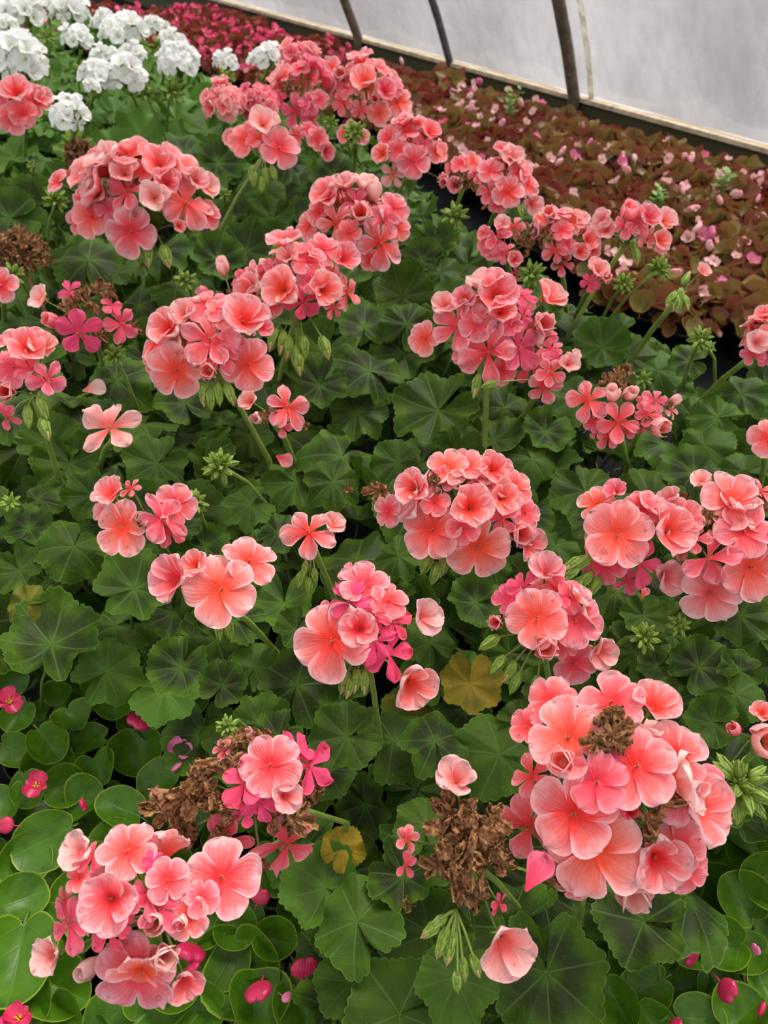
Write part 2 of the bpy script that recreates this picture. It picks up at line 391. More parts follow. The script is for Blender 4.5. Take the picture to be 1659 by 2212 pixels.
def bleaf(mb, seed, T=None, s=1.0, wet=0):
    rs = random.Random(seed*53+11); nt, nr = 48, 7
    wid = rs.uniform(.40, .50); asym = rs.uniform(.88, 1.12); cup = rs.uniform(.2, 1.3); fold = rs.uniform(.0, .6); ben = rs.uniform(-.5, .25); p1 = rs.uniform(0, 6)
    V = []; P = []
    for i in range(nr):
        rr = (i/(nr-1))**.8
        for j in range(nt):
            th = 2*PI*j/nt
            out = 1+.016*abs(math.sin(th*11)) + .02*math.sin(3*th+p1)
            x = wid*math.sin(th)*out*(asym if math.sin(th) > 0 else 1)
            y = .5-.5*math.cos(th)*out
            nd = max(0, 1-abs(th-0)/.5, 1-abs(th-2*PI)/.5); y += .13*nd*nd           # notch at the petiole
            x = x*rr; y = .42+(y-.42)*rr
            z = cup*(x*x*1.5+ (y-.42)**2*.8)*1.2 + fold*abs(x)*.6 + ben*(y-.1)**2*.5 + .03*rr**3*math.sin(5*th+p1)
            V.append((x*s, y*s, z*s)); P.append((rr, x/wid, y))
    Fc = [(i*nt+j, (i+1)*nt+j, (i+1)*nt+(j+1) % nt, i*nt+(j+1) % nt) for i in range(nr-1) for j in range(nt)]
    if T is not None: V = [T @ Vector(v) for v in V]
    mb.add(V, [f[::-1] for f in Fc], 0, P)
    pt = [Vector(q)*s for q in ((0, .13, .0), (0, .0, -.06), (0, -.06, -.13), (0, -.10, -.24))]
    if T is not None: pt = [T @ q for q in pt]
    mb.tube(pt, [.022*s, .024*s, .026*s, .026*s], 5, 1)
BL = []
for i in range(10):
    mb = MB(); bleaf(mb, i+1); BL.append(mb.mesh('leaf', [M['bleaf'], M['petiole']]))
def beg_flower(kind, mat):
    rs = random.Random(kind*7+3); mb = MB()
    if kind < 3:     # open: two broad and two narrow tepals
        for a, L, w in ((90, .52, .33), (270, .52, .33), (0, .42, .15), (180, .42, .15)):
            petal(mb, math.radians(a+rs.uniform(-8, 8)), L, w, .35+.15*kind, .1+.15*kind, .6, .05, rs, base=.45, nu=9, nv=8, z0=.01 if w < .2 else 0)
        for i in range(14):
            a = rs.uniform(0, 6.3); r = rs.uniform(0, .07); mb.spindle((r*math.cos(a), r*math.sin(a), .02), (math.cos(a)*.5, math.sin(a)*.5, 1), .13, .024, (.5, .6, 1, .5), 5, 1)
    else:            # closed: two cupped tepals face to face, like a flat heart
        # a flat, kidney-shaped pair of closed petals
        n1, n2 = 11, 20
        V = []; P = []
        for i in range(n1):
            t = PI*i/(n1-1)
            for j in range(n2):
                a = 2*PI*j/n2; sx = math.sin(t)*math.cos(a); sy = math.sin(t)*math.sin(a); sz = math.cos(t)
                sx *= 1-.10*max(0, sz); seam = .05*math.exp(-(sy/.12)**2)
                V.append((sx*.50*(1-seam), sy*.20*(1-seam), .42+sz*.42-.12*max(0, sz)*math.exp(-(sx/.25)**2))); P.append(((1+sz)/2, sx, 0))
        mb.add(V, [(i*n2+j, (i+1)*n2+j, (i+1)*n2+(j+1) % n2, i*n2+(j+1) % n2) for i in range(n1-1) for j in range(n2)], 0, P)
    mb.tube([(0, 0, 0), (0, .02, -.15), (.03, .06, -.4)], [.04, .03, .03], 5, 2)
    return mb.mesh('flower', [mat, M['pollen'], mat if kind > 2 else M['stalk']])
BF = {k: [beg_flower(i, M[k]) for i in range(4)] for k in ('tepal', 'tepal_hot', 'tepal_pale', 'tepal_lilac')}

# ------------------------------------------------------------------ flower heads
# name: centre x,y, radius in photo pixels, height of the centre, fill, florets, buds (b), stalk leaves towards
# floret: x y diameter kind+age(0-9)[p = pale]
H = {}
def head(k, x, y, r, z=.50, fill=0, fl='', buds='', to=None, white=0, age=0, kinds='oocs'):
    H[k] = dict(x=x, y=y, r=r, z=z, fill=fill, fl=[q.split() for q in fl.split(';') if q.strip()], buds=[tuple(map(float, q.split())) for q in buds.split(';') if q.strip()], to=to, white=white, age=age, kinds=kinds)
head('A', 1320, 1712, 212, .51, 1, '1229 1595 175 o0;1192 1517 125 o2;1320 1520 140 o1;1405 1535 120 c0;1140 1570 90 o2;1372 1655 178 o0;1450 1640 165 o0;1222 1648 88 h0;1150 1675 85 s2;1290 1690 135 o4;1145 1785 160 s2;1240 1757 180 o0;1285 1832 205 o0;1455 1712 130 o2;1485 1745 165 c0;1528 1705 115 o3;1360 1900 120 h0p;1410 1845 140 c0;1462 1830 140 o1;1480 1880 115 o3;1358 1747 48 r8;1303 1541 60 d;1325 1592 64 d;1345 1560 55 d;1435 1740 62 d;1395 1775 60 d;1503 1828 45 d;1175 1868 70 s6;1290 1605 50 d;1240 1910 80 o1;1322 1622 55 s8', to=(1250, 2000))
head('AF', 320, 1970, 190, .49, 1, '180 1845 95 c0p;200 1852 65 s6;276 1841 128 o0;245 1938 135 c0;320 1935 90 s4;361 1901 95 o1;477 1898 168 o0;342 1962 105 s4;405 1982 90 o1;333 1992 64 r0p;389 1992 42 r0p;352 2058 90 h0p;301 2095 175 o1;395 2110 90 c1;151 1998 115 s5;125 2058 95 c0p;195 2086 55 r0p;235 2015 85 s6;262 1990 60 s8;330 1860 50 s8;140 1945 70 s4;225 2000 60 s7;435 1940 80 o1;170 1900 60 o2', to=(600, 1820))
head('B', 1000, 1098, 148, .51, 1, '934 1145 128 o0;1013 1100 112 c0;1032 1180 138 o0;1079 1077 85 c0;899 1060 90 c0;840 1105 78 o0;967 1013 90 o0;1010 1008 85 o1;1061 1018 85 c0;1112 1054 82 o0;1132 1108 80 o0;1112 1150 85 h0;1129 1172 88 c0;932 1050 52 d;1000 1140 80 o2;1085 1120 80 s3;940 1085 70 o2;955 1035 60 s2;1040 1060 70 o1', '924 1212;942 1232;960 1215', to=(1068, 1280))
head('E', 1182, 1340, 118, .50, 1, '1160 1335 135 o0;1172 1395 82 h0;1240 1340 120 o2;1178 1240 92 c1p;1100 1295 72 o5;1132 1268 80 s6;1205 1280 75 s6;1078 1345 56 h0;1240 1430 105 o1;1285 1400 85 c0p;1230 1290 75 o3;1215 1380 80 s3', '1062 1385;1080 1432;1103 1445;1115 1470;1160 1478', to=(1190, 1560))
head('C', 1365, 1165, 115, .50, 1, '1335 1155 158 o0;1290 1090 92 o0;1330 1070 62 c1;1435 1150 125 c0;1380 1215 105 s6;1305 1218 95 o3;1355 1255 60 s5;1430 1240 92 c0p;1385 1100 85 o2;1290 1170 60 o1', '1262 1212;1237 1237;1250 1260;1285 1262;1240 1215;1265 1250', to=(1285, 1360))
head('D', 1560, 1180, 132, .50, 1, '1580 1085 138 o0;1515 1045 58 c0p;1605 1150 122 o1;1530 1205 115 s3;1535 1280 140 o0p;1618 1225 145 o0;1450 1080 56 c0p;1470 1125 105 o1;1475 1085 40 d;1650 1090 42 d;1530 1120 36 d;1640 1060 70 s2;1500 1165 70 s3;1650 1170 80 s5', to=(1570, 1375))
head('F', 790, 1370, 128, .50, 0, '720 1385 172 o0;778 1358 98 c0;755 1300 110 s7;785 1265 115 o1;765 1240 70 s2;840 1300 85 o2;850 1345 90 s8;840 1412 110 s8;905 1335 98 c0p;880 1470 115 c0;810 1385 92 s8;700 1330 60 s2;815 1325 70 s6', '755 1478;770 1465;788 1468;745 1468', to=(822, 1605))
head('G', 465, 1268, 98, .50, 0, '478 1275 152 o0;390 1255 118 c0;538 1215 122 o0;425 1225 70 c0', '472 1352;492 1352', to=(600, 1412))
head('H', 310, 1108, 82, .49, 0, '268 1140 120 o0;248 1075 88 c0;350 1120 105 s2;378 1090 98 o1;365 1145 80 s5;230 1107 52 c0p;320 1130 32 d;283 1055 50 s1', to=(370, 1212))
head('I', 672, 1165, 48, .49, 0, '668 1150 118 s0;710 1138 66 c0p', '648 1248;668 1262;680 1240;660 1225', to=(735, 1330))
head('J', 240, 925, 55, .46, 0, '240 925 130 s0p', to=(215, 1010))
head('K', 450, 745, 122, .51, 1, '382 800 122 o0;455 735 122 s1;455 800 64 h0;536 788 115 o0;525 700 115 c0;450 665 92 o2;405 685 75 c0p;370 715 92 c0;340 740 95 o0;332 782 62 o1;475 765 90 s3;560 712 55 c0;480 680 80 o1;420 760 60 s5;500 740 70 s4', '442 845;455 855;495 845;470 845', to=(580, 992))
head('L', 640, 608, 118, .51, 1, '615 628 96 c0;695 628 85 c0;550 635 85 c0;525 608 62 s6;655 655 75 s8;750 632 80 s1;720 665 48 s3;665 565 75 o2;625 560 58 c0p;700 542 78 o1;738 565 80 c0;600 595 65 s4;675 605 70 o2;585 660 60 o1;575 590 60 s3', '622 745;640 765;655 745;592 728;700 745;610 735;646 780', to=(600, 838))
head('M', 185, 680, 88, .49, 0, '100 650 62 c0p;172 718 108 s8;150 630 62 s7;262 700 78 s4;115 695 45 r4;240 660 50 s6;215 632 46 d;190 650 46 d;150 668 46 d;215 725 30 d;295 710 30 d;235 640 40 d;175 640 36 d', to=(235, 830))
head('N', 55, 820, 92, .50, 0, '15 735 66 o0;60 762 105 c0;92 755 74 c0p;30 795 95 o3;102 820 82 s3;20 848 66 h0;15 900 66 s5;65 800 70 s4', '95 920;90 878;60 895', to=(130, 1042))
head('AH', 590, 890, 60, .46, 0, '545 870 54 c0p;620 880 100 s1;555 905 36 r0p;608 920 55 s3;575 900 34 d;590 885 30 d;660 920 22 d', to=(640, 1010))
head('O', 310, 428, 142, .51, 1, '400 440 115 s1;285 500 105 o0;335 430 74 c0p;275 415 92 s2;345 365 84 c0;228 345 78 o2;200 390 88 c0;215 425 74 c0p;200 468 95 o0;168 480 56 o1;440 405 66 c0p;448 465 64 o1;315 335 40 c0;125 393 66 o0;272 380 74 c0p;155 370 42 s1;390 372 46 s2;385 488 34 c0;300 470 32 d;310 395 30 d;290 345 28 d;180 430 70 o1;360 400 70 c0;310 370 60 o1;235 450 60 s3;420 395 60 c0p', '318 545;357 548', to=(300, 600))
head('P', 565, 302, 66, .51, 0, '602 322 90 o0;530 303 80 o1;568 275 76 c0p;505 302 44 c0;560 300 60 s2', '550 385;565 395;575 375;545 370;590 370', to=(455, 535))
head('Q', 768, 478, 106, .51, 1, '780 470 74 h0;822 525 100 s0;726 482 88 s0;710 430 76 c0;668 490 68 o0;805 413 50 r0p;850 450 72 o0;860 495 60 o1;735 410 58 c0;770 440 62 s4;830 470 66 s2;690 460 66 o0;800 560 50 o1;755 505 60 o2', to=(785, 600))
head('R', 42, 228, 64, .53, 1, '40 210 76 c0;76 220 66 o0;28 255 72 o0;92 215 50 c0p;10 235 50 o1;50 245 60 o2', to=(55, 370))
head('Sa', 655, 200, 84, .53, 1, age=3, kinds='oocsd', fl='640 240 62 s4;668 225 50 s4;690 215 45 o2;610 165 40 o1;600 215 44 s5;650 150 44 o1;672 260 40 s3;620 190 30 d;645 200 28 d', to=(640, 300))
head('Sb', 488, 222, 48, .53, 1, age=1, to=(480, 300))
head('Sc', 560, 225, 46, .52, 1, age=4, to=(520, 300))
head('Sd', 665, 290, 42, .49, 0, age=2, kinds='oos', fl='640 292 44 s2;685 300 50 o1;700 325 44 c0;665 280 38 o2', to=(700, 360))
head('Se', 648, 135, 48, .55, 1, age=1, to=(650, 200))
head('T', 795, 200, 92, .53, 1, '790 182 68 c0;715 150 56 o0;740 170 50 h0;810 218 36 h0;860 222 66 o0;830 200 56 c1;765 165 56 o0;850 190 44 o1;750 190 50 o1;740 220 50 s3;820 245 50 o0;780 235 44 s2;870 250 40 c0', to=(740, 380))
head('Ub', 770, 292, 34, .49, 0, kinds='oos', age=1, fl='745 290 40 o1;780 298 40 c0p;760 280 34 c0', to=(765, 400))
head('U', 887, 322, 78, .52, 1, '895 350 74 o1;840 300 56 o1;880 285 60 o0;925 290 56 c0;945 330 50 o0;830 335 50 c0;910 310 44 s4;950 385 44 h0;850 375 60 s0p;860 325 50 o2', to=(830, 500))
head('V', 1085, 392, 82, .52, 1, '1098 415 70 o0;1060 370 62 o1;1105 350 60 c0p;1140 400 56 o0;1145 440 56 c0p;1060 415 50 s2;1085 335 50 c0;1120 375 50 o2;1075 440 40 o1', '1120 452', to=(1040, 540))
head('Va', 1005, 370, 52, .50, 0, '995 355 44 o2;1020 350 44 o1;1000 385 40 d;1030 380 40 s3;985 400 40 c0;965 395 36 h0;1015 395 28 d;975 360 30 s4', to=(960, 540))
head('W', 1215, 508, 78, .51, 1, '1190 470 54 h0;1235 480 58 o0;1265 520 54 c0;1215 500 48 o2;1200 540 54 s2;1215 570 48 s1;1250 545 46 c0;1275 540 40 c0;1170 475 40 o0;1255 480 40 c0p;1225 530 40 o1;1180 510 40 d;1205 560 30 d', to=(1225, 690))
head('Wa', 1100, 525, 66, .50, 0, '1075 515 60 s3;1110 490 56 s2;1055 530 50 o2;1090 545 50 s3;1130 530 36 d;1120 510 36 d;1145 500 36 d;1065 545 46 s2;1110 560 40 c0;1115 590 30 s7;1085 490 46 c0p;1130 555 34 d;1050 510 40 c1', to=(1110, 660))
head('Wb', 1285, 600, 36, .49, 0, '1290 590 54 c0p;1300 605 44 h0;1275 610 40 s7;1285 575 36 c0', to=(1240, 690))
head('X', 1362, 490, 80, .52, 0, '1360 460 50 r3;1305 480 56 c0p;1375 480 66 s2;1430 480 60 c0p;1395 475 60 c0;1420 520 54 c0;1400 515 46 s1;1350 490 56 s2;1310 500 50 c0p;1430 530 40 o1', '1375 550;1370 530', to=(1215, 745))
head('Y', 1062, 708, 130, .51, 1, '1055 762 128 s1;990 705 108 s2;920 732 82 o0;1068 645 108 c0;1080 678 76 c0;1172 652 90 c0;1160 705 80 h0;1120 750 105 s4;1145 785 88 s7;1130 640 62 s7;965 665 66 c0p;1005 655 66 c0;1130 685 52 s7;1185 725 52 s3;1030 700 80 o2;1085 800 70 o2;1010 765 70 s2;1100 700 60 o3', '1030 828', to=(1045, 985))
head('Ya', 1200, 800, 52, .49, 0, '1175 835 84 s0;1225 790 56 c0p;1190 755 56 s4;1205 775 44 s6;1190 805 60 s2;1240 770 30 c0p', '1060 830', to=(1115, 920))
head('Z', 1335, 885, 76, .49, 0, '1272 865 98 s2;1280 910 54 s2;1335 912 84 s3;1315 945 60 s2;1322 852 42 r0p;1358 852 38 r0p;1310 825 38 d;1335 815 42 d;1360 802 34 d;1345 835 34 d;1290 930 44 s3;1350 930 44 s2', to=(1355, 1010))
head('Za', 1405, 890, 52, .49, 0, '1422 922 58 r0;1398 895 58 s4;1415 865 60 s3;1450 887 42 s0p;1385 920 36 s5;1455 865 30 r0p;1380 905 40 d;1390 870 34 s3;1432 870 36 d', to=(1360, 975))
head('AB', 1650, 735, 66, .51, 1, '1650 690 56 c1;1632 740 60 c0p;1625 765 56 s4;1655 770 50 s6;1660 730 60 o1', to=(1500, 880))
head('AC', 1665, 948, 48, .49, 0, '1660 948 88 o0', to=(1640, 1060))
head('AD', 1650, 1610, 50, .50, 0, '1652 1600 92 r0p;1587 1578 38 r2;1645 1545 54 c0', to=(1560, 1700))
head('AI', 4, 615, 40, .49, 0, '5 618 74 o0;-10 600 50 o1', to=(10, 700))
head('AE', 535, 1720, 140, .49, 0, '583 1655 130 o0;612 1718 84 c0p;642 1620 92 s9;668 1655 120 s9;530 1692 105 s8;560 1735 80 s8;618 1822 160 s4;492 1812 115 s5;530 1750 62 s7;537 1586 34 r1p;480 1619 52 s4;570 1597 56 d;475 1641 76 d;516 1602 46 d;433 1685 64 d;402 1721 80 d;355 1749 62 d;455 1715 66 d;480 1752 60 d;400 1795 62 d;595 1763 46 d;638 1768 64 d;663 1705 46 d;685 1698 34 d;669 1741 34 d;563 1863 42 d;472 1785 50 d;430 1740 60 d;500 1665 50 d', to=(750, 1778))
head('AG', 1015, 1845, 112, .50, 0, '985 1692 100 c0p;880 1812 64 s2;876 1868 62 s5;1078 2018 148 c0p;1078 1952 54 s6;960 1735 56 d;995 1762 70 d;1030 1800 74 d;955 1800 66 d;1070 1775 60 d;980 1850 74 d;945 1870 60 d;1055 1862 66 d;1080 1828 62 d;995 1925 52 d;1030 1940 48 d;980 1895 60 d;1015 1835 70 d;1000 1800 70 d;1190 1895 50 d;1040 1890 50 d;965 1765 56 d;1085 1870 46 d;1010 1880 60 d', '935 2005;960 2020;950 1990;970 2052;978 2030;1000 2088;988 2112;1025 2080;955 2040', to=(1120, 1960))
head('AK', 1470, 630, 30, .51, 0, '1512 592 42 c0p', '1452 640;1462 648;1472 640;1465 655;1480 650;1470 635;1480 605', to=(1350, 800))
head('Wc', 500, 640, 40, .47, 0, '482 580 38 r0p;442 632 30 r4;470 635 24 d;520 618 44 s8;500 632 22 d', to=(520, 690))
# white heads at the back
for k, x, y, r, to in (('wa', 55, 32, 56, (70, 130)), ('wb', 155, 28, 48, (160, 110)), ('wc', 48, 140, 74, (60, 260)), ('wd', 168, 88, 42, (160, 190)), ('we', 268, 75, 58, (290, 180)), ('wf', 225, 52, 34, (240, 110)),
                       ('wg', 212, 172, 46, (175, 250)), ('wh', 272, 168, 58, (300, 240)), ('wi', 385, 142, 56, (360, 230)), ('wj', 490, 138, 34, (480, 240)), ('wk', 577, 130, 44, (560, 200)), ('wl', 152, 255, 54, (150, 360)),
                       ('wm', 226, 128, 38, (215, 210)), ('wn', 372, 92, 34, (350, 180)), ('wo', 340, 62, 32, (340, 120)), ('wp', 5, 60, 36, (0, 140)), ('wq', 100, 8, 34, (110, 80)), ('wr', 290, 118, 34, (300, 190)), ('ws', 20, 5, 36, (30, 90)), ('wt', 200, 190, 24, (190, 270))):
    head(k, x, y, r*.86, .53, 1, white=1, to=to, kinds='ooccs')
# green umbels of unopened buds: x y radius z, stalk towards
UM = dict(u1=(470, 996, 42, .47, (590, 1106)), u2=(418, 1080, 31, .45, (450, 1155)), u3=(490, 1567, 28, .46, (540, 1580)), u4=(1395, 1370, 38, .46, (1310, 1415)), u5=(1470, 1346, 28, .45, (1415, 1395)),
          u6=(1602, 1685, 78, .45, (1560, 1760)), u7=(1430, 571, 32, .49, (1290, 722)), u8=(1350, 607, 26, .49, (1290, 712)), u9=(1517, 722, 32, .47, (1472, 835)), u10=(1530, 745, 20, .44, (1545, 830)),
          u11=(245, 758, 28, .45, (300, 890)), u12=(120, 425, 30, .48, (102, 545)), u13=(615, 525, 40, .48, (640, 600)), u14=(1390, 815, 24, .42, (1400, 860)), u15=(20, 1082, 24, .44, (60, 1110)),
          u16=(25, 588, 30, .48, (65, 640)), u17=(484, 415, 18, .46, (490, 470)), u18=(765, 276, 30, .52, (766, 405)), u19=(985, 458, 34, .47, (960, 560)), u20=(1150, 585, 34, .48, (1140, 660)), u21=(400, 600, 28, .44, (420, 660)),
          u22=(310, 192, 26, .50, (372, 335)), u23=(170, 150, 24, .52, (175, 230)), u24=(370, 190, 34, .50, (360, 290)), u25=(485, 165, 28, .52, (482, 270)), u26=(160, 305, 40, .46, (160, 390)), u27=(300, 95, 24, .53, (290, 160)), u28=(340, 95, 22, .52, (345, 160)),
          u29=(100, 75, 22, .53, (100, 150)), u30=(715, 260, 20, .50, (690, 360)), u31=(70, 355, 16, .47, (80, 420)), u32=(1045, 275, 0, .5, (0, 0)))
del UM['u32']
# ------------------------------------------------------------------ plants: label, members, group
S_ = 'salmon geraniums in the bed'; W_ = 'white geraniums at the back of the bed'
PL = [
 ('huge', 'geranium plant bearing the biggest salmon flower ball, brown withered florets in its crown', ['A'], S_, None),
 ('brown', 'geranium plant with a brown withered head and one drooping pale pink flower', ['AG'], S_, None),
 ('lowleft', 'geranium plant leaning over glossy begonia leaves with a salmon head and a half-withered magenta one', ['AE', 'AF', 'u3'], S_, None),
 ('f', 'geranium plant with mixed salmon and magenta head, orange cupped flower at its middle', ['F'], S_, None),
 ('g', 'geranium plant with an open head of just three large salmon flowers', ['G'], S_, None),
 ('e', 'geranium plant with round salmon head, open red throat and long drooping buds beneath', ['E', 'u4', 'u5'], S_, None),
 ('b', 'geranium plant with perfect coral dome of flowers near the middle of the bed', ['B'], S_, None),
 ('c', 'geranium plant with salmon head and green bud spray hanging at its side', ['C'], S_, None),
 ('d', 'geranium plant with wide salmon head of flat flowers touching the photo\'s right edge', ['D'], S_, None),
 ('h', 'geranium plant with small two-part salmon head beside a tight green bud cluster', ['H', 'u2'], S_, None),
 ('i', 'geranium plant with single salmon flower, hanging buds and green cluster on arching stalk', ['I', 'u1'], S_, None),
 ('j', 'geranium plant holding one lone white-edged pink flower above dark leaves', ['J', 'u15'], S_, None),
 ('k', 'geranium plant with dense salmon ball on long slanting stalk, small faded head beside it', ['K', 'AH'], S_, None),
 ('l', 'geranium plant with cupped salmon flowers above a fountain of drooping green buds', ['L', 'Wc', 'u21'], S_, None),
 ('m', 'geranium plant with ragged magenta head turning brown, green bud cluster below', ['M', 'u11'], S_, None),
 ('n', 'geranium plant with salmon head and orange-throated flower cut by the photo\'s left edge', ['N'], S_, None),
 ('o', 'geranium plant with the broad salmon head in front of the white geraniums', ['O', 'u12', 'u17'], S_, None),
 ('p', 'geranium plant with small salmon head over yellowish buds on slanting stalk, below magenta-tinged cluster', ['P'], S_, None),
 ('q', 'geranium plant with salmon head of open and tubular flowers and pale green bud spray', ['Q', 'u13'], S_, None),
 ('r', 'geranium plant with small salmon head directly under white blooms at the left edge', ['R', 'u31'], S_, None),
 ('y', 'geranium plant with large salmon head trailing to one side, right of the lush leaves', ['Y', 'Ya'], S_, None),
 ('z', 'geranium plant with faded pink straggly double head capped by brown florets', ['Z', 'Za', 'u14'], S_, None),
 ('x', 'geranium plant with pale-edged head and two green clusters reaching over the dark gap', ['X', 'u7', 'u8'], S_, None),
 ('w', 'geranium plant with pale salmon heads on many crowded upright stalks by the gap', ['W', 'Wb'], S_, None),
 ('wa2', 'geranium plant with fading pink and brown head behind the coral heads at the gap', ['Wa', 'u20'], S_, None),
 ('v', 'geranium plant with pink and white-edged head rising against the red begonia leaves', ['V', 'Va', 'u19'], S_, None),
 ('u', 'geranium plant with compact salmon head and flat pale flower at its foot, over black gap', ['U', 'Ub', 'u18'], S_, None),
 ('s', 'geranium plant with sprawling deep pink fading heads just in front of white blooms', ['Sa', 'Sc', 'Sd', 'Se', 'u30'], S_, None),
 ('sb', 'geranium plant with little salmon head under the lone small white bloom', ['Sb'], S_, None),
 ('t', 'geranium plant with furthest coral head of cupped flowers beside the dark pink begonias', ['T'], S_, None),
 ('ab', 'geranium plant with small head at the right edge on a very long slanting stalk', ['AB'], S_, None),
 ('ac', 'geranium plant showing one half salmon flower at the photo\'s right edge', ['AC'], S_, None),
 ('ad', 'geranium plant with fat yellow-green bud cluster and rose-like salmon bud', ['AD', 'u6'], S_, None),
 ('ak', 'geranium plant with thin stalks carrying a pale bud and green clusters above the gap', ['AK', 'u9', 'u10'], S_, None),
 ('ai', 'geranium plant with one salmon flower and bud cluster beside a brown dried head', ['AI', 'u16'], S_, None),
 ('w1', 'white geranium plant with blooms in the far left corner', ['wa', 'wp', 'ws', 'u29'], W_, None),
 ('w2', 'white geranium plant with two tall blooms nearest the far top edge', ['wb', 'wq'], W_, None),
 ('w3', 'white geranium plant with largest white bloom, directly above the small salmon head', ['wc'], W_, None),
 ('w4', 'white geranium plant with bloom over green bud cluster behind the big white bloom', ['wd', 'wm', 'u23'], W_, None),
 ('w5', 'white geranium plant with broad creamy bloom beside the hot pink begonias', ['we', 'wf', 'wr', 'u27'], W_, None),
 ('w6', 'white geranium plant with two low wide blooms side by side', ['wg', 'wh', 'wt', 'u22'], W_, None),
 ('w7', 'white geranium plant with rounded bloom on two pale green stalks with buds', ['wi', 'u24'], W_, None),
 ('w8', 'white geranium plant with small half-open bloom on one straight green stalk', ['wj', 'u25'], W_, None),
 ('w9', 'white geranium plant with bloom standing against the deep pink begonias, next to salmon cluster', ['wk'], W_, None),
 ('w10', 'white geranium plant with front bloom above brown spent buds', ['wl', 'u26'], W_, None),
 ('w11', 'white geranium plant with small fading blooms and spent buds at the begonia edge', ['wn', 'wo', 'u28'], W_, None),
]
ZC = .36      # height of the geranium leaf canopy
LAT = Vector((.70, .715, 0)).normalized()
GPOLY = [(-300, 1330), (60, 1395), (200, 1440), (330, 1560), (420, 1640), (560, 1700), (690, 1850), (700, 2330), (1240, 2330), (1270, 2080), (1480, 1960), (1520, 1760), (1800, 1700), (1850, 900), (1640, 830), (1450, 810), (1400, 745), (1290, 705), (1150, 620),
         (1000, 520), (900, 420), (800, 330), (690, 290), (540, 235), (420, 190), (320, 110), (200, 40), (120, -60), (-300, -80)]
def inpoly(x, y, P):
    c = False; j = len(P)-1
    for i in range(len(P)):
        if (P[i][1] > y) != (P[j][1] > y) and x < (P[j][0]-P[i][0])*(y-P[i][1])/(P[j][1]-P[i][1])+P[i][0]: c = not c
        j = i
    return c
plants = {}
for key, label, mem, grp, _ in PL:
    pts = []
    for m_ in mem:
        to = H[m_]['to'] if m_ in H else UM[m_][4]
        if m_ in H and to is None: to = (H[m_]['x'], H[m_]['y']+60)
        pts.append(at(to[0], to[1], ZC-.03)[0])
    c = sum(pts, Vector())/len(pts); plants[key] = dict(pos=Vector((c.x, c.y, 0)), label=label, mem=mem, grp=grp, white=grp is W_, leaves=[])
plants['lowleft']['pos'] = Vector((*at(745, 1775, .3)[0].xy, 0))
for _ in range(60):           # pots cannot stand in one another
    ks = list(plants)
    for i, a in enumerate(ks):
        for b in ks[i+1:]:
            d = plants[a]['pos']-plants[b]['pos']; L = d.length
            if L < .125: d = (d/L if L > 1e-6 else Vector((1, 0, 0)))*(.125-L)/2; plants[a]['pos'] += d; plants[b]['pos'] -= d
def nearest(p, S=None):
    return min(S or plants, key=lambda k: (plants[k]['pos'].xy-p.xy).length)

pot_mb = MB(); pot_mb.lathe([(.038, 0), (.040, .001), (.052, .088), (.056, .090), (.056, .100), (.053, .100), (.048, .03), (.001, .03)], 24)
POT = pot_mb.mesh('pot', [M['pot']], True)
soil_mb = MB(); soil_mb.lathe([(.001, .084), (.02, .087), (.04, .083), (.0512, .082)], 20); SOIL = soil_mb.mesh('soil', [M['soil']])

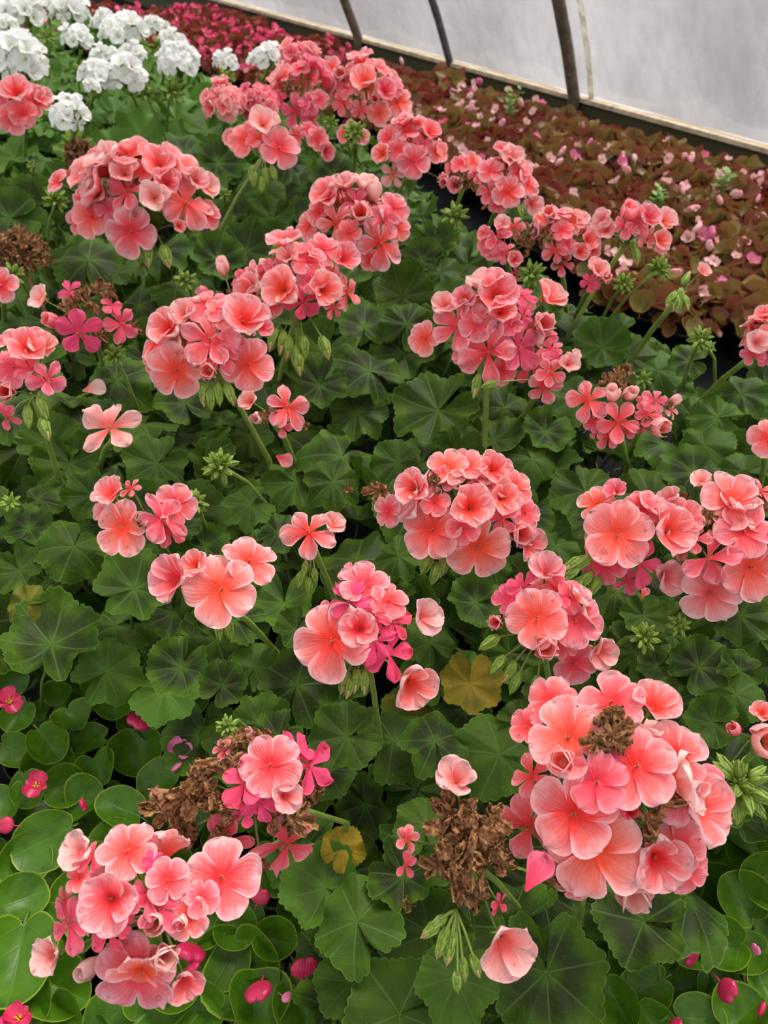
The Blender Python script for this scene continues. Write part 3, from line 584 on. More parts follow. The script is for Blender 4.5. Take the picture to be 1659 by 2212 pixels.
def build_head(k, root, base):
    h = H[k]; rs = random.Random(sum(map(ord, k))*13+5)
    cen, dep = at(h['x'], h['y'], h['z']); Rw = h['r']*dep/F
    hub = cen - Vector((0, 0, Rw*.45)) + FW*Rw*.2
    S = WHI if h['white'] else SAL
    view = (CAM-cen).normalized()
    fl = []           # pos, dir, size, kind, age, pale
    for f in h['fl']:
        x, y, d = float(f[0]), float(f[1]), float(f[2]); kd = f[3][0]; age = int(f[3][1])/9 if len(f[3]) > 1 else 0; age = min(1, age+(rs.uniform(0, .16) if kd in 'ocs' else 0)); pale = len(f[3]) > 2
        dx, dy = (x-h['x'])/h['r'], -(y-h['y'])/h['r']; q = math.hypot(dx, dy); q1 = min(q, .96)
        if q > 0: dx, dy = dx*q1/q, dy*q1/q
        nz = math.sqrt(1-q1*q1)
        n = RT*dx + UP*dy - FW*nz
        depth = dep - Rw*(nz-.55)*.9
        if kd == 'd': depth += Rw*(-.08 if k == 'A' else .06)
        p = atd(x, y, depth)
        dr = (n*.75 + view*.55 + Vector((0, 0, .30))).normalized() if kd in 'ocs' else (n*.8+view*.35+Vector((0, 0, .3))).normalized()
        if kd in 'h': dr = (n*.5+view*.65+Vector((0, 0, .2))).normalized()
        dr = (dr+Vector((rs.uniform(-.16, .16), rs.uniform(-.16, .16), rs.uniform(-.1, .1)))).normalized()
        fl.append((p, dr, d*dep/F*(1.04 if kd in 'ocs' else 1.0), kd, age, pale))
    if h['fill']:
        n = (26 if not h['white'] else 19) if not h['fl'] else 24
        for i in range(n):
            zz = 1-(1.25 if not h['white'] else .95)*(i+.5)/n; a = i*2.39996+rs.uniform(-.2, .2); r_ = math.sqrt(max(0, 1-zz*zz)); d = Vector((r_*math.cos(a), r_*math.sin(a), zz))
            p = cen-Vector((0, 0, Rw*.08)) + d*Rw*.72
            if h['fl']:
                pp = proj(p)
                facing_cam = d.dot(view)
                if facing_cam > .25 or (facing_cam > -.1 and rs.random() < .5): continue
                kd = rs.choice('oc')
            else: kd = rs.choice(h['kinds'])
            sz = Rw*(rs.uniform(.78, .98) if not h['white'] else rs.uniform(.72, .92))
            if h['fl']: sz = Rw*.75; p = cen+d*Rw*.55
            ag = min(1, max(0, (h['age']+rs.uniform(-1.5, 2))/9)); fl.append((p, (d+Vector((0, 0, .15))+view*.25).normalized(), sz, kd, ag, rs.random() < .25))
    mb = MB()
    toz = at(h['to'][0], h['to'][1], ZC-.02)[0] if h['to'] else Vector((base.x, base.y, .3))
    top = hub; rad = max(.0021, min(.0034, 7.0*dep/F))
    mid = top.lerp(toz, .5)+Vector((0, 0, .008))
    end = Vector((base.x, base.y, .10))
    low = toz.lerp(end, .5)+Vector((0, 0, .03))
    def L(p): return p-root.location-hl
    hl = hub-root.location
    mb.tube([L(top), L(top.lerp(mid, .5)), L(mid), L(mid.lerp(toz, .6)), L(toz), L(low), L(end)], [rad*1.5, rad, rad, rad*1.05, rad*1.15, rad*1.3, rad*1.5], 8)
    mb.spindle((0, 0, -.004), (0, 0, 1), .009, .0055, (.7, 1, .8), 8)
    for p, dr, s, kd, ag, pl in fl:
        q = L(p-dr*s*.12); mb.tube([(0, 0, 0), q*.5+Vector((0, 0, .004)), q-dr*s*.05, q], [.0011, .0009, .0009, .0012], 5)
    for bx, by in h['buds']:
        d_ = dep-Rw*.1; p = atd(bx, by, d_); q = L(p); b0 = L(atd(985, 1965, dep)) if k == 'AG' else Vector(); mb.tube([b0, b0.lerp(q, .45)+Vector((0, 0, Rw*.12)), b0.lerp(q, .85)+Vector((0, 0, Rw*.10)), q+Vector((0, 0, .004))], [.0009, .0008, .0008, .0009], 5)
    ho = link('flower_head', mb.mesh('flower_head', [M['stalk']]), root, hl)
    for p, dr, s, kd, ag, pl in fl:
        wet = 1 if (dep < .95 and kd != 'd' and rs.random() < .55) else 0
        me = rs.choice(S[kd, wet])
        if kd in 'hr': s *= 1.0
        ro = facing(dr, rs.uniform(0, 6.3) if kd in 'dr' else rs.uniform(-.7, .7))
        if kd == 'r': s *= 1.25; p = p-dr*s*.4
        o = link('withered_floret' if kd == 'd' else ('opening_bud' if kd == 'r' else 'floret'), me, ho, p-hub, ro, s*rs.uniform(.96, 1.05), (ag, (rs.uniform(.35, .75) if pl else 0.0), 0, 1))
        if kd == 'd' and dep < .7: o.scale = [o.scale[0]*rs.uniform(1.0, 1.3) for _ in range(3)]
        if kd == 's' and ag > .6: o['label'] = 'deep magenta floret'
        elif kd == 'd': o['label'] = 'brown withered floret'
    for bx, by in h['buds']:
        p = atd(bx, by, dep-Rw*.1)
        s = (56 if h['r'] > 90 else 38)*dep/F*.95
        dr = (p-hub) if k != 'AG' else (p-atd(985, 1965, dep))*2; dr.z -= Rw*(.9 if k != 'AG' else .2)
        link('bud', rs.choice(BUDP if rs.random() < .6 else BUDG), ho, p-hub-dr.normalized()*s*.35, facing(dr, rs.uniform(0, 6)), s)
def build_umbel(k, root, base):
    x, y, r, z, to = UM[k]; rs = random.Random(sum(map(ord, k))*17)
    cen, dep = at(x, y, z); Rw = r*dep/F; view = (CAM-cen).normalized()
    toz = at(to[0], to[1], ZC-.02)[0]; ax = ((cen-toz).normalized()+Vector((0, 0, .6))).normalized()
    hub = cen-ax*Rw*.45; hl = hub-root.location; mb = MB(); rad = .0022
    def L(p): return p-root.location-hl
    mid = hub.lerp(toz, .5)+Vector((0, 0, .012)); end = Vector((base.x, base.y, .1))
    mb.tube([L(hub), L(hub.lerp(mid, .6)), L(mid), L(toz), L(toz.lerp(end, .5)), L(end)], [rad*1.3, rad*.9, rad, rad*1.1, rad*1.4, rad*1.6], 7)
    n = 20 if r > 24 else 13
    pts = []
    for i in range(n):
        zz = 1-1.55*(i+.5)/n; a = i*2.39996; q = math.sqrt(1-zz*zz); d = Vector((q*math.cos(a), q*math.sin(a), zz)); d.rotate(ax.to_track_quat('Z', 'Y'))
        droop = k in ('u6', 'u9', 'u10', 'u26')
        if droop: d = (d*.9+Vector((0, 0, -.25))).normalized()
        d = (d+Vector([rs.uniform(-.15, .15) for _ in range(3)])).normalized(); Lr = Rw*rs.uniform(.28, .50); pts.append((d, Lr))
        mb.tube([(0, 0, 0), d*Lr*.6, d*Lr], [.0011, .0009, .0010], 5)
    ho = link('bud_cluster', mb.mesh('bud_cluster', [M['stalk']]), root, hl)
    for d, Lr in pts: link('bud', rs.choice(BUDG), ho, d*Lr*.85, facing(d, rs.uniform(0, 6)), Rw*(.66 if k != 'u6' else .70)*rs.uniform(.85, 1.15))

# ------------------------------------------------------------------ leaves of the geraniums
SEEDPX = []
LV = []      # world pos, normal, diameter, roll, bright, yellow
def seed_leaf(x, y, w, z=ZC, tilt=None, br=0, ye=0):
    p, d = at(x, y, z); rs = random.Random(int(x*7+y*13))
    n = Vector((0, 0, 1))*1.0 + (CAM-p).normalized()*rs.uniform(.4, 1.0) + Vector((rs.uniform(-.5, .5), rs.uniform(-.45, .3), 0))
    if tilt: n = n + RT*tilt[0] + UP*tilt[1]
    LV.append((p, n.normalized(), w*d/F*1.06, rs.uniform(0, 6.3), br, ye)); SEEDPX.append((x, y, w))
for q in '''945 885 180;740 985 170 .37;720 1040 120 .39;860 1000 110;640 1040 150;1150 990 140;1265 1060 150;1520 960 120;1590 990 110;1430 960 120;700 760 150;560 720 120;800 800 160;870 760 150 .34;770 890 120;690 830 120;400 870 120;340 1000 130;150 1000 140;60 1140 110;40 1230 110 .35;110 960 130;160 1180 140;290 1270 160;110 1390 200 .35;390 1440 130;510 1340 110;550 1440 110;640 1480 180;480 1480 100;770 1210 180;840 1290 110 .33;930 1390 110;750 1590 150;940 1600 150;850 1600 170 .34;1080 1630 190;920 1780 130;870 1890 150;770 1990 200;985 2110 170;1180 2100 240;760 2120 150 .33;1390 1990 190 .38;1330 1960 150 .36;1510 1440 130 .38;1370 1410 140;1600 1330 120;1640 1380 100;1600 1450 90;1330 1280 120;1200 1180 110;1150 1110 110;1060 1210 110;1030 1300 120;1190 1500 130;1250 730 150;1300 750 120;1360 770 120;1250 860 130;1550 900 110;1600 850 110;1490 780 80;1420 800 110;1500 1020 140;1610 1020 100;870 640 130;880 700 110;820 590 110;640 830 110;530 540 130;590 470 110;650 400 130;720 380 110;540 460 100;450 480 100;350 540 130;190 560 160;150 590 120;40 640 120;50 700 110;400 330 130;300 300 120;380 260 130;450 280 110;250 330 110;470 350 110;620 350 110;560 410 110;20 470 130;70 500 100;30 340 110;60 430 100;290 240 90;430 230 90;1010 570 110;950 590 110;940 520 100;980 650 100;760 580 110;910 560 90;1090 880 130;1180 930 110;1350 1090 100;560 1180 90;600 1150 100;540 1090 110;250 820 140;310 780 110;380 620 110;470 560 110;300 660 110;20 900 120;80 1080 90;440 1180 110;640 1360 100;250 1350 160 .33;230 1450 140 .33;700 1660 130 .34;1000 1530 130 .33;1120 1560 100;700 640 110;1120 470 90;830 450 100;560 1560 120 .36;600 1590 110;510 1640 110 .35;1280 1130 90;1650 1270 90;1390 1330 100;860 1200 100;1440 1520 120;1540 1560 110;1590 1500 120;1420 1440 80;690 1130 90;200 1070 110'''.split(';'):
    q = q.split(); seed_leaf(float(q[0]), float(q[1]), float(q[2]), float(q[3]) if len(q) > 3 else ZC+R.uniform(-.015, .03), br=(R.uniform(.3, .7) if float(q[1]) < 420 else (R.uniform(0, .45))))
seed_leaf(1015, 1475, 130, .355, (0, 0), 0, .55); seed_leaf(735, 1832, 95, .33, (0, 0), 0, .9); seed_leaf(60, 1305, 90, .37, (0, 0), 0, .25); seed_leaf(890, 1530, 130, .32, (0, 0), .1, .25)
def poisson(poly, z, sp, jit, tries=9000, seed=1, dmax=3.6):
    rs = random.Random(seed); out = []; grid = {}
    P = [at(x, y, z)[0].xy for x, y in poly if True]
    xs = [p.x for p in P]; ys = [p.y for p in P]
    for _ in range(tries):
        x = rs.uniform(min(xs), max(xs)); y = rs.uniform(min(ys), min(max(ys), dmax)); p = Vector((x, y, z)); a = proj(p)
        if a[2] < .2 or a[0] < -260 or a[0] > 1920 or a[1] > 2420 or not inpoly(a[0], a[1], poly): continue
        gk = (int(x/sp//1), int(y/sp//1))
        if any((q-p).length < sp for dx in (-1, 0, 1) for dy in (-1, 0, 1) for q in grid.get((gk[0]+dx, gk[1]+dy), ())): continue
        grid.setdefault(gk, []).append(p); out.append((p, rs))
    return out
for zz, sp, seed, sc in ((ZC-.01, .052, 3, 1.0), (ZC-.06, .054, 4, 1.1), (ZC-.12, .075, 5, 1.1)):
    for p, rs in poisson(GPOLY, zz, sp, 0, 22000, seed):
        a = proj(p)

        if zz > ZC-.08 and any(math.hypot(a[0]-b[0], a[1]-b[1]) < (.46 if zz > ZC-.02 else .25)*b[2] for b in SEEDPX): continue
        n = Vector((rs.gauss(0, .46), rs.gauss(0, .46)-.1, 1))
        LV.append((p+Vector((0, 0, rs.uniform(-.045, .03))), n.normalized(), rs.uniform(.055, .098)*sc, rs.uniform(0, 6.3), (rs.uniform(.3, .9) if a[1] < 420 else rs.uniform(.1, .5) if a[1] < 700 else (rs.random()**3)*.8), 0))
for L_ in LV: plants[nearest(L_[0])]['leaves'].append(L_)

for key, P in plants.items():
    root = bpy.data.objects.new('geranium_plant', None); C.objects.link(root); root.location = P['pos']; root.empty_display_size = .05
    tag(root, P['label'], 'geranium', P['grp'])
    link('pot', POT, root, (0, 0, 0)); link('soil', SOIL, root, (0, 0, 0))
    rs = random.Random(sum(map(ord, key)))
    mb = MB()
    for i in range(6):
        a = i*1.05+rs.random(); tx, ty = math.cos(a)*rs.uniform(.03, .09), math.sin(a)*rs.uniform(.03, .09)
        mb.tube([(math.cos(a)*.01, math.sin(a)*.01, .08), (tx*.4, ty*.4, .15), (tx, ty, .20), (tx*1.1, ty*1.1, .25)], [.0055, .0045, .003, .0006], 6)
    link('stem', mb.mesh('stem', [M['petiole']]), root, (0, 0, 0))['kind'] = 'stuff'
    LS = sorted(P['leaves'], key=lambda q: -q[0].z*3-q[2])
    S = GLB if P['white'] else GL
    for i, (p, n, d, ro, br, ye) in enumerate(LS[:100]):
        o = link('leaf', rs.choice(S), root, p-root.location, facing(n, ro), d, (br, ye, 0, 1))
        if ye > .5: o['label'] = 'yellowing leaf'
    for m_ in P['mem']:
        (build_head if m_ in H else build_umbel)(m_, root, P['pos'])

# ------------------------------------------------------------------ green begonias in the front corners
BZ = .20
def begonia(pos, label, group, leaves, flowers, mat_f, name='begonia_plant', pot=True):
    root = bpy.data.objects.new(name, None); C.objects.link(root); root.location = pos; tag(root, label, 'begonia', group)
    if pot: link('pot', POT, root, (0, 0, 0), None, (.9, .9, .8)); link('soil', SOIL, root, (0, 0, 0), None, (.9, .9, .8))
    rs = random.Random(int(pos.x*1000)+int(pos.y*777)); mb = MB()
    for i in range(6):
        a = i+rs.random(); mb.tube([(math.cos(a)*.012, math.sin(a)*.012, .06), (math.cos(a)*.03, math.sin(a)*.03, .11), (math.cos(a)*.035, math.sin(a)*.035, .135)], [.0035, .003, .001], 6)
    link('stem', mb.mesh('stem', [M['petiole']]), root, (0, 0, 0))['kind'] = 'stuff'
    for p, n, d, ro in leaves[:100]: link('leaf', rs.choice(BL), root, p-pos, facing(n, ro), d)
    for p, n, d, me in flowers: link('flower', me, root, p-pos, facing(n, rs.uniform(0, 6.3)), d)
    return root
BP = [('green-leaved begonia with magenta blooms beside the zoned geranium leaves, lower left', (330, 1530)), ('green-leaved begonia with a small open magenta flower at the photo\'s left edge', (60, 1560)), ('green-leaved begonia with a yellow-centred pink flower above a huge smooth leaf', (90, 1720)),
      ('green-leaved begonia under the brown withered geranium florets', (330, 1760)), ('green-leaved begonia behind the lower left salmon head with tall smooth leaves', (120, 1870)), ('green-leaved begonia with magenta buds peeping beside the flat salmon flower', (560, 1950)),
      ('green-leaved begonia with large shaded leaf at the bottom left corner', (40, 2060)), ('green-leaved begonia under the lowest salmon flower at the photo\'s bottom edge', (330, 2180)), ('green-leaved begonia with kidney-shaped crimson bud on a dark leaf', (580, 2110)),
      ('green-leaved begonia beneath the scalloped geranium leaves at the bottom middle', (880, 2230)), ('green-leaved begonia directly below the biggest flower ball with round bright leaf', (1530, 1940)), ('green-leaved begonia with hanging crimson bud in the lower right', (1450, 2080)),
      ('green-leaved begonia at the bottom edge right of the big zoned leaf', (1270, 2200)), ('green-leaved begonia in the bottom right corner with a magenta bud', (1590, 2160)), ('green-leaved begonia below the fat bud cluster at the right edge', (1620, 1850))]
bp = []
for lab, (x, y) in BP: p = at(x, y, .15)[0]; bp.append(dict(pos=Vector((p.x, p.y, 0)), lab=lab, lv=[], fl=[]))
for _ in range(60):
    for i, a in enumerate(bp):
        for b in bp[i+1:]:
            d = a['pos']-b['pos']; L_ = d.length
            if L_ < .10: d = (d/L_)*(.10-L_)/2; a['pos'] += d; b['pos'] -= d
BPOLY = [[(-200, 1360), (60, 1410), (220, 1440), (330, 1530), (450, 1600), (700, 1850), (760, 2350), (-200, 2350)], [(700, 2150), (1200, 2190), (1270, 2050), (1500, 1880), (1540, 1740), (1760, 1700), (1760, 2380), (700, 2380)]]
BSEED = []
def bnear(p): return min(bp, key=lambda q: (q['pos'].xy-p.xy).length)
# the big leaves one can tell apart: x y size, roll in the picture (0 = tip up)
for q in '''250 1500 125;250 1380 80;200 1730 90;110 1810 140 .8;250 1820 100;210 1660 90;60 1700 90;20 1740 110;160 1550 80;300 1620 110;350 1680 100;40 1540 80;200 1600 90;270 1750 110;130 1700 90;60 1850 110;30 1950 120;40 2060 190;120 2130 140;60 2180 120;220 1860 90;180 1980 90;380 2130 110;340 2170 170;480 2060 130;540 2080 170;590 2030 100;510 2000 90;440 1990 90;600 1860 120;650 1960 110;450 2180 110;550 2180 130;640 2160 130;700 2200 100;250 2190 120;150 2200 100;1550 1945 120;1450 1890 100;1570 1870 100;1620 1830 110;1600 1950 110;1500 2040 120;1430 2040 130;1560 2040 120;1620 2060 110;1480 2140 110;1400 2130 120;1330 2160 110;1560 2150 110;1600 2200 110;1240 2190 130;1160 2200 100;1640 1900 110;1590 1790 100;1530 1820 90;1360 2090 100;860 2200 100;960 2210 100;1050 2200 90;30 1620 90;100 1600 90;330 1560 100;420 1600 90;400 1500 90;300 2080 120;100 2000 100;570 2150 100;1650 2130 110;1640 2000 110;1400 2200 100;1500 2200 110'''.split(';'):
    q = [float(t) for t in q.split()]; p, d = at(q[0], q[1], BZ+R.uniform(-.01, .03)); rs = random.Random(int(q[0]+q[1]*3))
    n = (Vector((0, 0, 1))*.9+(CAM-p).normalized()*.5+Vector((rs.uniform(-.5, .5), rs.uniform(-.5, .4), 0))).normalized()
    ro = rs.uniform(0, 6.3); s = q[2]*d/F*1.02
    qn = facing(n, ro); p = p-(qn @ Vector((0, .42*s, 0)))
    bnear(p)['lv'].append((p, n, s, ro)); BSEED.append((q[0], q[1], q[2]))
for pi, poly in enumerate(BPOLY):
    for zz, sp, seed in ((BZ-.015, .033, 31), (BZ-.045, .034, 33), (BZ-.08, .045, 35)):
        for p, rs in poisson(poly, zz, sp, 0, 9000, seed+pi, 1.5):
            a = proj(p)
            if zz > BZ-.06 and any(math.hypot(a[0]-b[0], a[1]-b[1]) < .5*b[2] for b in BSEED): continue
            n = Vector((rs.gauss(0, .6), rs.gauss(0, .6)-.1, 1)).normalized(); ro = rs.uniform(0, 6.3); s = rs.uniform(.030, .058)
            q = facing(n, ro); bnear(p)['lv'].append((p-(q @ Vector((0, .42*s, 0)))+Vector((0, 0, rs.uniform(-.015, .02))), n, s, ro))
for q in '''20 1515 55 tepal 0;325 1515 66 tepal_lilac 0;318 1550 66 tepal 3;190 1397 40 tepal 3;388 1618 52 tepal_lilac 1;380 1655 30 tepal_lilac 3;80 1697 56 tepal 1;30 1783 42 tepal 3;180 1730 34 tepal 3;555 1952 52 tepal 3;635 1900 40 tepal 3;565 2120 72 tepal 3;652 2110 70 tepal 3;405 2090 48 tepal 3;402 2040 80 tepal 3;40 2200 60 tepal 1;895 2190 110 tepal 0;1232 2205 60 tepal 3;1508 2055 60 tepal 3;1445 2040 44 tepal_lilac 3;1555 2120 60 tepal 3;1497 1965 36 tepal 3;1602 1437 34 tepal 3;1640 2190 40 tepal 3;610 2150 30 tepal_lilac 3;1630 2060 30 tepal_lilac 3;1150 2215 0 tepal 3;1450 2205 40 tepal 3;10 2200 50 tepal 3;820 1060 0 tepal 3'''.split(';'):
    q = q.split(); x, y, s = float(q[0]), float(q[1]), float(q[2])
    if s < 1 or (x, y) == (1602, 1437): continue
    if q[4] == '3': s *= .82
    p, d = at(x, y, BZ+.05); rs = random.Random(int(x)); n = (Vector((0, 0, .6))+(CAM-p).normalized()+Vector((rs.uniform(-.3, .3), rs.uniform(-.3, .3), 0))).normalized()
    if q[4] == '3': n = Vector((rs.uniform(-1, 1), rs.uniform(-.8, .3), .25)).normalized()
    bnear(p)['fl'].append((p, n, s*d/F*1.1, BF[q[3]][int(q[4])]))
for b in bp: begonia(b['pos'], b['lab'], 'green-leaved begonias in the front corners', b['lv'], b['fl'], None)

# ------------------------------------------------------------------ bronze begonias along the plastic wall
W0 = at(480, 0, .15)[0]; W1 = at(1659, 320, .15)[0]; WD = (W1-W0).normalized(); WN = Vector((WD.y, -WD.x, 0))
if WN.dot(CAM-W0) < 0: WN = -WN
def clump(seed, mat, n=23):
    rs = random.Random(seed); mb = MB()
    for i in range(n):
        a = i*2.39996; r = .066*math.sqrt((i+.5)/n); s = rs.uniform(.034, .056); z = .130-.5*r*r*8+rs.uniform(-.012, .02)
        nn = Vector((math.cos(a)*(.1+r*12)+rs.gauss(0, .55), math.sin(a)*(.1+r*12)+rs.gauss(0, .55), 1.0)).normalized()
        T = Matrix.Translation((r*math.cos(a), r*math.sin(a), z)) @ facing(nn, rs.uniform(0, 6.3)).to_matrix().to_4x4() @ Matrix.Translation((0, -.4*s, 0))
        bleaf(mb, rs.randint(1, 60), T, s)
    return mb.mesh('foliage', [mat, M['bronze']])
CL = [clump(i+1, M['bronze']) for i in range(5)]; CLR = [clump(i+11, M['bronze_red']) for i in range(4)]
cell_mb = MB(); cell_mb.lathe([(.030, 0), (.040, .06), (.043, .06), (.043, .066), (.038, .066), (.001, .05)], 12); CELL = cell_mb.mesh('pot', [M['pot']])
nb = 0; cells = []
for i in range(-4, 60):
    for j in range(0, 24):
        p = W0 + WD*(-1.6+i*.098) + WN*(.125+j*.098); p = Vector((p.x, p.y, 0)); rs = random.Random(i*77+j)
        a = proj(p+Vector((0, 0, .12))); 
        if a[2] < .3 or not (-120 < a[0] < 1760) or not (-60 < a[1] < 860): continue
        g_ = proj(p+Vector((0, 0, ZC)))
        if min((q['pos']-p).length for q in plants.values()) < .10: continue
        # the dark walkway edge between the geraniums and the begonias
        lim = 250+.0
        if a[1] > np.interp(a[0], (0, 380, 560, 700, 830, 1000, 1100, 1250, 1350, 1500, 1659, 1800), (60, 90, 175, 215, 262, 345, 425, 545, 615, 680, 712, 745)): continue
        cells.append((p+Vector((rs.uniform(-.008, .008), rs.uniform(-.008, .008), 0)), a, rs))
cells.sort(key=lambda q: q[1][2])
print('BEGONIA CELLS', len(cells))
for p, a, rs in cells[:300]:
    hot = (a[0] < 760 and a[1] < 140) or (a[0] < 560 and a[1] < 230)
    root = bpy.data.objects.new('begonia_plant', None); C.objects.link(root); root.location = p
    mixz = a[0] < 900 and not hot
    if hot: tag(root, 'dark red-leaved begonia with hot pink blooms in the far bed behind the white geraniums', 'begonia', 'hot pink begonias in the far bed')
    elif a[0] < 1000: tag(root, 'bronze-leaved begonia low in the bed between salmon geraniums and the wooden baseboard', 'begonia', 'bronze begonias in the middle of the far bed')
    else: tag(root, 'bronze-leaved begonia with small pale pink blooms beside the plastic wall', 'begonia', 'pale pink begonias by the plastic wall')
    link('pot', CELL, root, (0, 0, 0))
    link('foliage', rs.choice(CLR if hot or rs.random() < .15 else CL), root, (0, 0, rs.uniform(-.042, -.018)), Quaternion((0, 0, 1), rs.uniform(0, 6.3)), rs.uniform(.9, 1.12))
    nf = rs.choice((1, 3, 4)) if hot else rs.choice((0, 0, 1, 1, 2, 4)) if a[0] > 950 else rs.choice((0, 0, 1, 2))
    for _ in range(nf):
        r, t = .06*math.sqrt(rs.random()), rs.uniform(0, 6.3)
        link('flower', rs.choice(BF['tepal_hot' if hot else rs.choice(('tepal_pale', 'tepal_pale', 'tepal_pale', 'tepal_pale', 'tepal_lilac') if a[0] > 1000 else ('tepal_hot', 'tepal_pale'))]), root, (r*math.cos(t), r*math.sin(t), rs.uniform(.118, .138)), facing((rs.gauss(0, .5), rs.gauss(-.7, .5), 1), rs.uniform(0, 6)), rs.uniform(.026, .042))

# green weeds among the begonias
def weed(x, y, hgt, label, seed):
    rs = random.Random(seed); p = at(x, y, .16)[0]; mb = MB()
    for i in range(5):
        a = rs.uniform(0, 6.3); t = Vector((math.cos(a)*.25, math.sin(a)*.25, 1)).normalized()*hgt*rs.uniform(.6, 1)
        mb.tube([(0, 0, 0), t*.5, t], [.0012, .001, .0006], 5)
        for k in range(7):
            q = t*(.3+.1*k); d = Vector((math.cos(k*2.4), math.sin(k*2.4), .3)); w = Vector((-d.y, d.x, 0))*.007
            mb.add([q, q+d*.012+w, q+d*.024, q+d*.012-w], [(0, 1, 2, 3)], 0, [(0, 0, 0)]*4)
    tag(link('weed', mb.mesh('weed', [M['weed']]), None, p-Vector((0, 0, .06))), label, 'weed', 'weeds among the begonias')
M['weed'] = simple('weed_green', (.22, .42, .06), .5, .3)
weed(1105, 225, .13, 'pale green spindly weed sticking out in front of the wooden baseboard', 3); weed(1560, 385, .10, 'bright green weed among bronze begonias nearest the right edge', 5); weed(1425, 410, .07, 'low green seedling left of the bright green weed', 8)

# loose petals and dried bits on the leaves
def loose(x, y, s, z, kd, label, ag=.2, pale=0, nm='fallen_petal', cat='petal'):
    p, d = at(x, y, z); rs = random.Random(int(x)); me = SAL[kd, 1][int(x) % len(SAL[kd, 1])]
    o = link(nm, me, None, p, facing((rs.uniform(-.3, .3), -.4, 1), rs.uniform(0, 6.3)), s*d/F, (ag, pale, 0, 1)); tag(o, label, cat)
loose(178, 845, 52, .41, 'x', 'single pale pink fallen petal on the leaf under the ragged magenta head', 0, .9)
loose(596, 985, 46, .41, 'x', 'loose pink petal standing on end below the small faded head', .35, .1)
loose(1135, 1925, 95, .50, 'x', 'long magenta loose petal between the brown head and the biggest flower ball', .75, 0)
loose(395, 1082, 34, .40, 'x', 'tiny curled pink petal left of the tight green bud cluster', .3, .2)
loose(1385, 1292, 28, .40, 'x', 'small dry pink petal on the leaf under the head with hanging buds', .4, 0)
loose(752, 1060, 26, .41, 'd', 'small orange-brown dried petal on the scalloped middle leaf', 0, 0, 'dried_petal', 'dried petal')
loose(820, 1062, 56, .42, 'd', 'dark brown shrivelled flower remnant left of the coral dome', 0, 0, 'dried_flower', 'dried flower')
loose(882, 1955, 34, .38, 'd', 'little dry brown curl on leaf left of the hanging pale flower', 0, 0, 'dried_petal', 'dried petal')
loose(1322, 1478, 50, .42, 'd', 'dry brown curled leaf scrap just behind the biggest flower ball', 0, 0, 'dried_leaf', 'dried leaf')
def dried_head(x, y, r, z, label):
    cen, dep = at(x, y, z); Rw = r*dep/F; rs = random.Random(int(x)+3)
    root = bpy.data.objects.new('dried_geranium', None); C.objects.link(root); root.location = cen-Vector((0, 0, Rw)); tag(root, label, 'dried bloom')
    mb = MB()
    for i in range(26):
        zz = 1-1.3*(i+.5)/26; a = i*2.4; q = math.sqrt(1-zz*zz); d = Vector((q*math.cos(a), q*math.sin(a), zz)); e = Vector((0, 0, Rw*.6))+d*Rw*.75
        mb.tube([(0, 0, 0), e*.5, e], [.001, .0008, .0006], 4)
        link('withered_floret', rs.choice(SAL['d', 0]), root, e, facing(d, rs.uniform(0, 6)), Rw*.6)
    mb.tube([(0, 0, 0), (0.01, 0, -.06), (.02, .01, -.16)], .0025, 6)
    link('stalk', mb.mesh('stalk', [M['dead']]), root, (0, 0, 0))
dried_head(35, 530, 62, .47, 'large brown dried-out flower head at the left edge under the broad salmon head')
dried_head(170, 322, 36, .45, 'brown spent flower head right under the front white bloom')

# ------------------------------------------------------------------ the tunnel
def struct(o, name=None): o['kind'] = 'structure'; return o
# ground: black woven weed barrier with scattered soil
m, nt = new_mat('weed_barrier'); g = G(nt); tc = g.n('ShaderNodeTexCoord')
w1 = g.n('ShaderNodeTexWave', bands_direction='X'); w1.inputs['Scale'].default_value = 140; g.l(tc.outputs['Object'], w1.inputs[0])
w2 = g.n('ShaderNodeTexWave', bands_direction='Y'); w2.inputs['Scale'].default_value = 140; g.l(tc.outputs['Object'], w2.inputs[0])
nz = g.noise(9, 5, .6, tc.outputs['Object'])
c = g.mix(g.ss(nz, .55, .75), (.008, .008, .009), (.022, .016, .011))
finish(g, c, .95, spec=.08, bump=g.m('MULTIPLY', w1.outputs[1], w2.outputs[1]), bstr=.4, bdist=.001); M['barrier'] = m
mb = MB(); n = 24
V = [(-4+8*i/n, -1.2+8*j/n, .004*math.sin(i*1.7)*math.sin(j*2.1)-.004) for j in range(n+1) for i in range(n+1)]
mb.add(V, [(j*(n+1)+i, j*(n+1)+i+1, (j+1)*(n+1)+i+1, (j+1)*(n+1)+i) for j in range(n) for i in range(n)])
struct(link('floor', mb.mesh('floor', [M['barrier']])))
# black tray edge of the begonia flats, facing the gap
def wallp(s, off, z): return Vector((*(W0+WD*s+WN*off).xy, z))
LW = (W1-W0).length
